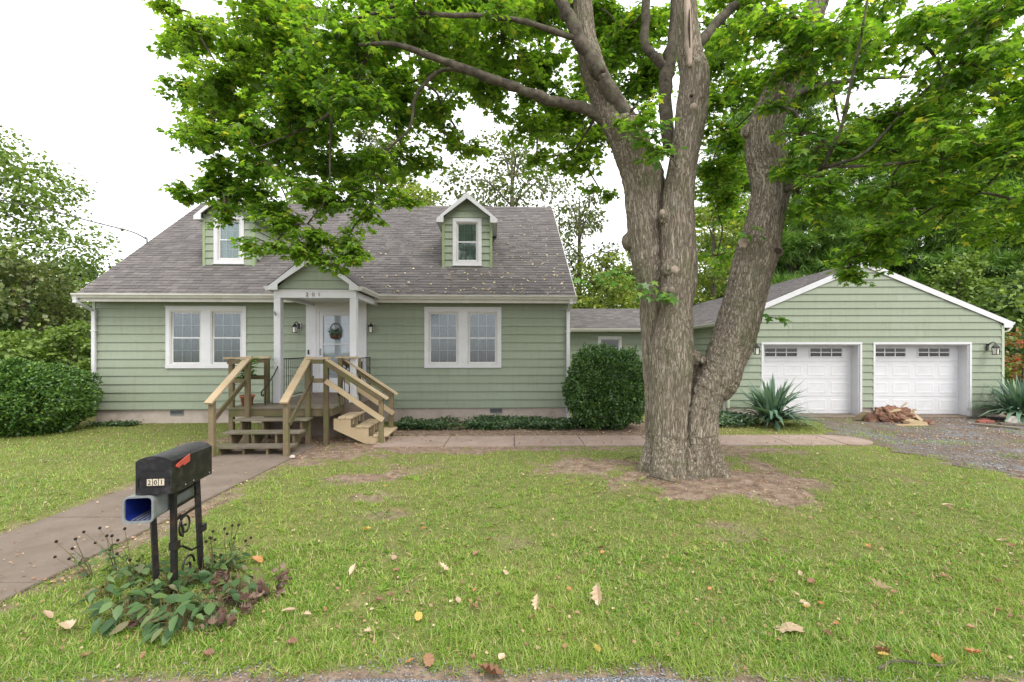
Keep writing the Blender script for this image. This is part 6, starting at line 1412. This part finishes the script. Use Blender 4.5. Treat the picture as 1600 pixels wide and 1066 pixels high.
BIGL = [(935, 950, .15, 'beige', 0, -.45, "large curled beige leaf on the front lawn below the maple trunk", 1.0, .65), (1232, 990, .18, 'beige', 3, 1.4, "broad flat pale leaf with toothed edge lying at the front of the lawn", 0, 1.1), (553, 908, .11, 'beige', 2, -.5, "narrow upright beige leaf on the lawn right of the mailbox plants", .9, .6), (692, 904, .12, 'beige', 1, .9, "pale ribbed leaf in the middle of the lawn", .5, .8), (1374, 928, .15, 'beige', 1, .7, "long rolled beige leaf on the right part of the lawn", .2, .45),
        (840, 962, .11, 'beige', 0, -.6, "hooked whitish leaf left of the large curled beige one", .9, .5), (402, 882, .12, 'orange', 0, 1.2, "orange-brown leaf just right of the mailbox plants", .1, .9), (572, 834, .11, 'yellow', 0, 1.5, "bright yellow leaf on the left part of the lawn", 0, .8), (654, 976, .085, 'yellow', 3, .3, "small golden leaf near the front centre of the lawn", .0, 1), (451, 969, .10, 'beige', 2, 1.7, "pale leaf at the right edge of the withered mailbox plants", .1, .5),
        (741, 963, .07, 'brown', 0, 1.0, "small crumpled brown leaf near the front centre of the lawn", .1, .9), (790, 908, .07, 'beige', 3, .4, "small tan leaf right of the pale ribbed one", .1, .9), (1378, 1027, .12, 'brown', 0, 1.6, "long dark brown leaf near the road at the right", .1, .6), (1517, 1029, .11, 'orange', 1, 1.5, "orange-tan leaf near the road at the right corner", .1, .6), (1195, 853, .08, 'brown', 2, .8, "dark rolled leaf on the lawn right of the trunk", .2, .5),
        (1109, 932, .06, 'orange', 1, -.8, "small orange leaf left of the broad pale leaf", .1, .6), (1282, 950, .05, 'orange', 3, .2, "tiny orange leaf above the broad pale leaf", 0, 1), (75, 975, .11, 'beige', 2, 1.2, "pale leaf in the grass left of the mailbox plants", .1, .6), (108, 990, .13, 'beige', 0, .9, "tan leaf in the grass at the lower left, nearest the plants", .1, .8), (670, 1040, .10, 'brown', 3, .3, "brown leaf at the road edge, front centre", .1, 1), (765, 1062, .16, 'brown', 0, 1.4, "large brown leaf on the road chippings at the bottom edge", .1, .9), (1480, 798, .12, 'beige', 2, 1.3, "pale leaf far out on the right lawn", .1, .6), (1566, 851, .10, 'beige', 2, 1.5, "whitish leaf on the right lawn near the edge", .1, .6)]
for a, b_, s, c, kd, rz, lab, tl, sq in BIGL: x, y = gp(a, b_); fallen(x, y, s, c, kd, rz, lab, tl, sq)
LB = {'beige': "small tan fallen leaf scattered on the lawn", 'brown': "small brown curled fallen leaf scattered on the lawn", 'orange': "small rust-orange fallen leaf scattered on the lawn", 'yellow': "small yellow fallen leaf scattered on the lawn"}
cnt = 0
while cnt < 95:
    pxx, pyy = random.uniform(5, 1595), random.uniform(690, 1040)
    x, y = gp(pxx, pyy)
    if turf_of(np.array([x]), np.array([y]))[0] < .35 or (pxx < 470 and 850 < pyy < 1010) or (x < -3.6 and x > -5.5): continue
    c = random.choices(('beige', 'brown', 'orange', 'yellow'), (3, 6, 1.5, .7))[0]; fallen(x, y, random.uniform(.035, .075), c, random.randrange(4), random.uniform(0, 6.28), LB[c], 0, random.uniform(.6, 1)); cnt += 1

# ------------------------------------------------------------------ plants round the mailbox
PL = np.array([(0, 0, 0), (.16, .12, .03), (.30, .38, .03), (.20, .72, -.04), (0, 1, -.16), (-.20, .72, -.04), (-.30, .38, .03), (-.16, .12, .03), (0, .4, -.05), (0, .75, -.09)])
PF = [(0, 1, 8), (1, 2, 8), (2, 3, 9), (2, 9, 8), (3, 4, 9), (4, 5, 9), (5, 6, 9), (6, 8, 9), (6, 7, 8), (7, 0, 8)]
pm = [np_mesh("leaf", PL*np.array([w, 1, z]), PF, M['peren']) for w, z in ((1, 1), (.8, 2.2), (1.15, .4))]
WL = curled(9).v; wmesh = [curled(k).mesh("leaf", M['withered']) for k in (9, 11, 13)]
def perennial(x, y, n, label, size=.15, rad=.16):
    t = thing("leafy_perennial", label, "plant", (x, y, float(gz(x, y))), 0, "leafy plants around the mailbox post"); st = MB()
    for k in range(n):
        a = k*2.4+random.uniform(-.4, .4); r = rad*math.sqrt((k+.5)/n)*random.uniform(.7, 1.25); h = random.uniform(.03, .20)*(1.15-.5*r/rad)
        p = Vector((r*math.cos(a), r*math.sin(a), h)); d = Vector((math.cos(a), math.sin(a), random.uniform(-.75, .1))); nn = (random.uniform(-.3, .3), random.uniform(-.55, .1), 1); s = size*random.uniform(.6, 1.1)
        Mx = rot_mats(np.array([tuple(d)]), np.array([nn]))[0]*s; o = bpy.data.objects.new("leaf", random.choice(pm)); COL.objects.link(o); o.parent = t
        o.matrix_local = Matrix([list(Mx[0])+[p.x], list(Mx[1])+[p.y], list(Mx[2])+[p.z], [0, 0, 0, 1]]); st.tube([(p.x*.15, p.y*.15, -.02), (p.x*.6, p.y*.6, p.z*.8), p], [.004, .003, .002], 4)
    st.build("stems", M['stalk'], t)
for pxx, pyy, n, lab in ((195, 968, 13, "low clump of dull green leaves at the front left of the mailbox plants"), (240, 935, 13, "clump of broad green leaves directly before the newspaper box post"), (165, 935, 8, "sparse outermost green clump at the left of the mailbox plants"), (285, 985, 14, "broad-leaved clump at the very front of the mailbox post"), (330, 965, 12, "broad-leaved clump right of the iron mailbox post"), (270, 925, 10, "dark green clump at the foot of the iron mailbox post"), (315, 905, 11, "clump behind the scroll post"), (350, 895, 10, "upright clump right behind the mailbox scroll"), (220, 905, 9, "thin clump behind the newspaper box post"), (370, 930, 9, "small clump next to the withered brown leaves"), (255, 970, 11, "clump with large leaves between the two posts and the front edge")):
    x, y = gp(pxx, pyy); perennial(x, y, int(n*2.3), lab, .115 if pyy > 940 else .10, .17)
def withered(pxx, pyy, n, label, rad=.16):
    x, y = gp(pxx, pyy); t = thing("withered_plant", label, "plant", (x, y, float(gz(x, y))), 0, "withered plants beside the mailbox plants"); st = MB()
    for k in range(n):
        a = random.uniform(0, 6.28); r = rad*random.random()**.5; h = random.uniform(.015, .14)*(1.1-r/rad*.7); s = random.uniform(.045, .085)
        o = bpy.data.objects.new("leaf", random.choice(wmesh)); COL.objects.link(o); o.parent = t; o.location = (r*math.cos(a), r*math.sin(a), h); o.rotation_euler = (random.uniform(-1.3, 1.3), random.uniform(-1.3, 1.3), random.uniform(0, 6.28)); o.scale = (s*.8, s, s*1.6)
        st.tube([(0, 0, 0), (r*.5*math.cos(a), r*.5*math.sin(a), h*1.2), (r*math.cos(a), r*math.sin(a), h)], .002, 3)
    st.build("stems", M['twig'], t)
withered(372, 958, 26, "heap of withered brown leaves at the right of the mailbox plants"); withered(412, 940, 18, "crumpled purplish-brown leaves at the outer right of the mailbox plants", .13); withered(345, 985, 14, "few withered leaves at the front right of the mailbox plants", .11); withered(345, 925, 16, "withered dark leaves behind the green clump by the scroll post", .14); withered(225, 985, 8, "dead leaf scraps at the front left of the mailbox plants", .12); withered(435, 915, 9, "loose crumpled brown leaves on the grass right of the mailbox plants", .08)
def coneflower(pxx, pyy, heads, label):
    x, y = gp(pxx, pyy); z = float(gz(x, y)); t = thing("coneflower", label, "plant", (x, y, z), 0, "dead coneflower stalks by the mailbox")
    for hx, hy in heads:
        D = y+random.uniform(-.15, .15); p = at(hx, hy, D)-Vector((x, y, z)); b = MB(); w = Vector((random.uniform(-.04, .04), random.uniform(-.04, .04), 0))
        P, r = catmull([Vector((p.x*.1, p.y*.1, -.02)), Vector((p.x*.45, p.y*.5, p.z*.5))+w, p], [.0035, .003, .002], 5); b.tube(P, r, 5); s = b.build("stalk", M['stalk'], t)
        h = MB(); h.lathe([(.003, -.008), (.010, -.003), (.0125, .004), (.010, .011), (.005, .016)], tuple(p), 8); h.build("seedhead", M['seedhead'], s, True)
        pos = np.array([tuple(P[random.randrange(3, 9)]) for q in range(4)]); d = rand_unit(4); d[:, 2] = d[:, 2]*.4-.2
        V, F = scatter(PL*np.array([.55, 1, 1]), PF, pos, rot_mats(d, np.array([[0, -.3, 1.]])+.3*rand_unit(4)), rng.uniform(.03, .075, 4)[:, None, None]); link(bpy.data.objects.new("stalk_leaves", np_mesh("stalk_leaves", V, F, M['peren'])), s)
coneflower(150, 905, [(88, 847), (118, 843), (86, 871), (113, 858), (108, 874), (123, 881)], "dead coneflower with black seedheads at the far left of the mailbox plants")
coneflower(185, 900, [(131, 832), (149, 849), (167, 838), (175, 838), (156, 826), (172, 860)], "dead coneflower with tall black seedheads left of the newspaper box")
coneflower(205, 915, [(195, 827), (184, 845), (203, 876), (214, 885), (183, 866), (178, 872)], "dead coneflower leaning just left of the newspaper box post")
coneflower(330, 905, [(333, 831), (328, 841), (322, 847), (345, 868), (330, 842), (336, 844)], "dead coneflower with black seedheads right behind the mailbox scroll post")
coneflower(360, 895, [(363, 822), (373, 821), (355, 835), (351, 827), (392, 841), (384, 846), (366, 842)], "tall dead coneflower at the right of the mailbox plants")
# ------------------------------------------------------------------ log pile, planks, bricks, stones by the garage
lp = thing("rotten_stump", "crumbling reddish-brown rotten stump lying before the right garage door", "log", (px(1395, 12.2), 12.2, .01))
bm_ = bmesh.new(); bmesh.ops.create_icosphere(bm_, subdivisions=5, radius=1); b = MB()
vv = np.array([tuple(v.co) for v in bm_.verts]); nn = vnoise(vv[:, 0]*2.2+3, vv[:, 1]*2.2, vv[:, 2]*2.2, 5)-.5; n2 = vnoise(vv[:, 0]*7, vv[:, 1]*7, vv[:, 2]*7+2, 6)-.5; n3 = vnoise(vv[:, 0]*18, vv[:, 1]*5, vv[:, 2]*18+2, 8)-.5
vv = vv*np.array([.50, .32, .35])*(1+.55*nn+.30*n2+.12*n3)[:, None]; vv[:, 2] = np.maximum(vv[:, 2]+.07-.12*vv[:, 0], -.02)
b.add([tuple(v) for v in vv], [tuple(v.index for v in f.verts) for f in bm_.faces]); bm_.free(); b.build("stump", M['rot_wood'], lp)
for p, q, w, h in (((-.36, -.22, .27), (-.02, -.26, .34), .08, .045), ((.05, -.2, .40), (.16, -.25, .52), .05, .03), ((.30, -.15, .26), (.44, -.2, .34), .05, .04)): MB().bar(p, q, w, h).build("splinter", M['split_wood'], lp)
def chunk(name, label, pxx, D, z0_, prof_, w, rz, m, cat="wood"):
    t = MB().prism(prof_, 'y', -w/2, w/2).build(name, M[m]); t.location = (px(pxx, D), D, z0_); t.rotation_euler = (0, 0, rz); return tag(t, label, cat)
chunk("split_log", "pale wedge of split wood leaning on the right of the rotten stump", 1425, 12.1, .02, [(-.22, .30), (.20, .0), (.30, .02), (.26, .06), (-.20, .36)], .14, .2, 'split_wood')
chunk("split_log", "pale flat wood chunk on the gravel right of the rotten stump", 1430, 11.7, .012, [(-.22, 0), (.24, 0), (.20, .07), (-.05, .12), (-.19, .08)], .2, -.1, 'split_wood')
chunk("split_log", "mossy split log left of the rotten stump by the door post", 1346, 12.35, .03, [(-.2, 0), (.2, 0), (.17, .20), (-.05, .12)], .18, .3, 'post_wood')
chunk("stone", "small dark stone on the gravel right of the rotten stump", 1450, 11.75, .012, [(-.14, 0), (.13, 0), (.11, .07), (0, .11), (-.12, .06)], .16, .4, 'rot_wood', "stone")
chunk("bark_piece", "dark chunk of bark at the left foot of the rotten stump", 1362, 12.1, .012, [(-.16, 0), (.16, 0), (.12, .14), (-.04, .22), (-.14, .10)], .14, .1, 'rot_wood')
chunk("bark_strip", "thin strip of bark lying flat before the rotten stump", 1425, 11.45, .012, [(-.42, 0), (.40, 0), (.38, .03), (-.40, .035)], .08, .05, 'split_wood')
for k, (p_, D, rz, lab) in enumerate(((1532, 11.9, .1, "red brick lying left in the row beside the right yucca"), (1545, 11.9, -.15, "red brick lying right in the row beside the right yucca"), (1538, 12.15, .05, "red brick lying behind the other two beside the right yucca"))):
    t = MB().cham(-.10, .10, -.05, .05, 0, .065, .006).build("brick", M['brick']); t.location = (px(p_, D), D, .013+(.0 if k < 2 else 0)); t.rotation_euler = (0, 0, rz); tag(t, lab, "brick")
for p0, p1, D0, D1, lab in ((1520, 1596, 11.6, 10.9, "weathered plank lying on the gravel before the right yucca"), (1562, 1640, 11.65, 11.2, "second weathered plank on the gravel at the right frame edge")):
    a, c = Vector((px(p0, D0), D0, .035)), Vector((px(p1, D1), D1, .035)); t = MB().bar((-(c-a).length/2, 0, 0), ((c-a).length/2, 0, 0), .16, .045).build("plank", M['old_wood']); t.location = (a+c)/2; t.rotation_euler = (0, 0, math.atan2(c.y-a.y, c.x-a.x)); tag(t, lab, "plank")
def rock(name, label, x, y, s, m, cat, seed=1):
    b_ = bmesh.new(); bmesh.ops.create_icosphere(b_, subdivisions=3, radius=1); v = np.array([tuple(q.co) for q in b_.verts]); v = v*(1+.5*(vnoise(v[:, 0]*1.6+seed, v[:, 1]*1.6, v[:, 2]*1.6, seed)-.5)+.15*(vnoise(v[:, 0]*5+seed, v[:, 1]*5, v[:, 2]*5, seed)-.5))[:, None]*np.array(s)
    v[:, 2] = np.maximum(v[:, 2]+s[2]*.6, 0); o = MB().add([tuple(q) for q in v], [tuple(q.index for q in f.verts) for f in b_.faces]).build(name, M[m], None, True); b_.free(); o.location = (x, y, float(gz(x, y))+.008); return tag(o, label, cat)
rock("stone", "whitish stone lying under the right yucca", px(1584, 11.75), 11.75, (.22, .12, .12), 'pale_stone', "stone", 3)
rock("stone", "round grey stone at the right foot of the front wooden steps", *gp(457, 717), (.045, .04, .035), 'foundation', "stone", 5)
for (a, b_), (c, d_), lab in (((1010, 757), (1058, 767), "short dead stick lying before the maple roots"), ((975, 729), (1004, 722), "thin dead twig left of the maple base"), ((1372, 1053), (1492, 1040), "long thin stick lying at the road edge at the right")):
    x0, y0 = gp(a, b_); x1, y1 = gp(c, d_); A_ = Vector((x0, y0, float(gz(x0, y0))+.03)); B_ = Vector((x1, y1, float(gz(x1, y1))+.03)); m_ = (A_+B_)/2
    P, r = catmull([A_-m_, (A_-m_)*.4+Vector((0, .03, .015)), (B_-m_)*.4+Vector((.02, -.02, .0)), B_-m_], [.016, .014, .012, .006] if "short" in lab else [.008, .007, .006, .003], 4)
    o = MB().tube(P, r, 7).build("stick", M['bark_dark'], None, True); o.location = m_; tag(o, lab, "stick")
# overhead service cable to the gable
P, r = catmull([at(-60, 300, 15.0), at(60, 325, 14.6), at(150, 348, 14.3), at(205, 362, 14.0), hl(-.03, 1.85, 5.23)], [.014]*5, 6)
c0 = P[0].copy(); o = MB().tube([p-c0 for p in P], .021, 6).build("service_cable", M['cable'], None, True); o.location = c0; tag(o, "overhead service cable sagging to the left roof edge", "cable")
b = MB(); b.tube([(0, 0, 0), (0, 0, .28), (-.05, 0, .32)], .022, 8); o = b.build("cable_mast", M['plastic_grey'], None, True); o.location = hl(-.03, 1.85, 4.98); tag(o, "small cable bracket on the left roof edge", "bracket")
t = hthing("key_box", "small black box hung on the railing right of the front door", "box", 7.10, -.95, None, 1.45); hb(MB().cham(7.055, 7.145, -1.0, -.94, 1.45, 1.64, .008), "case", M['black'], t); hb(MB().tube([(7.08, -.97, 1.64), (7.085, -.97, 1.71), (7.115, -.97, 1.71), (7.12, -.97, 1.64)], .005, 6), "shackle", M['iron'], t)
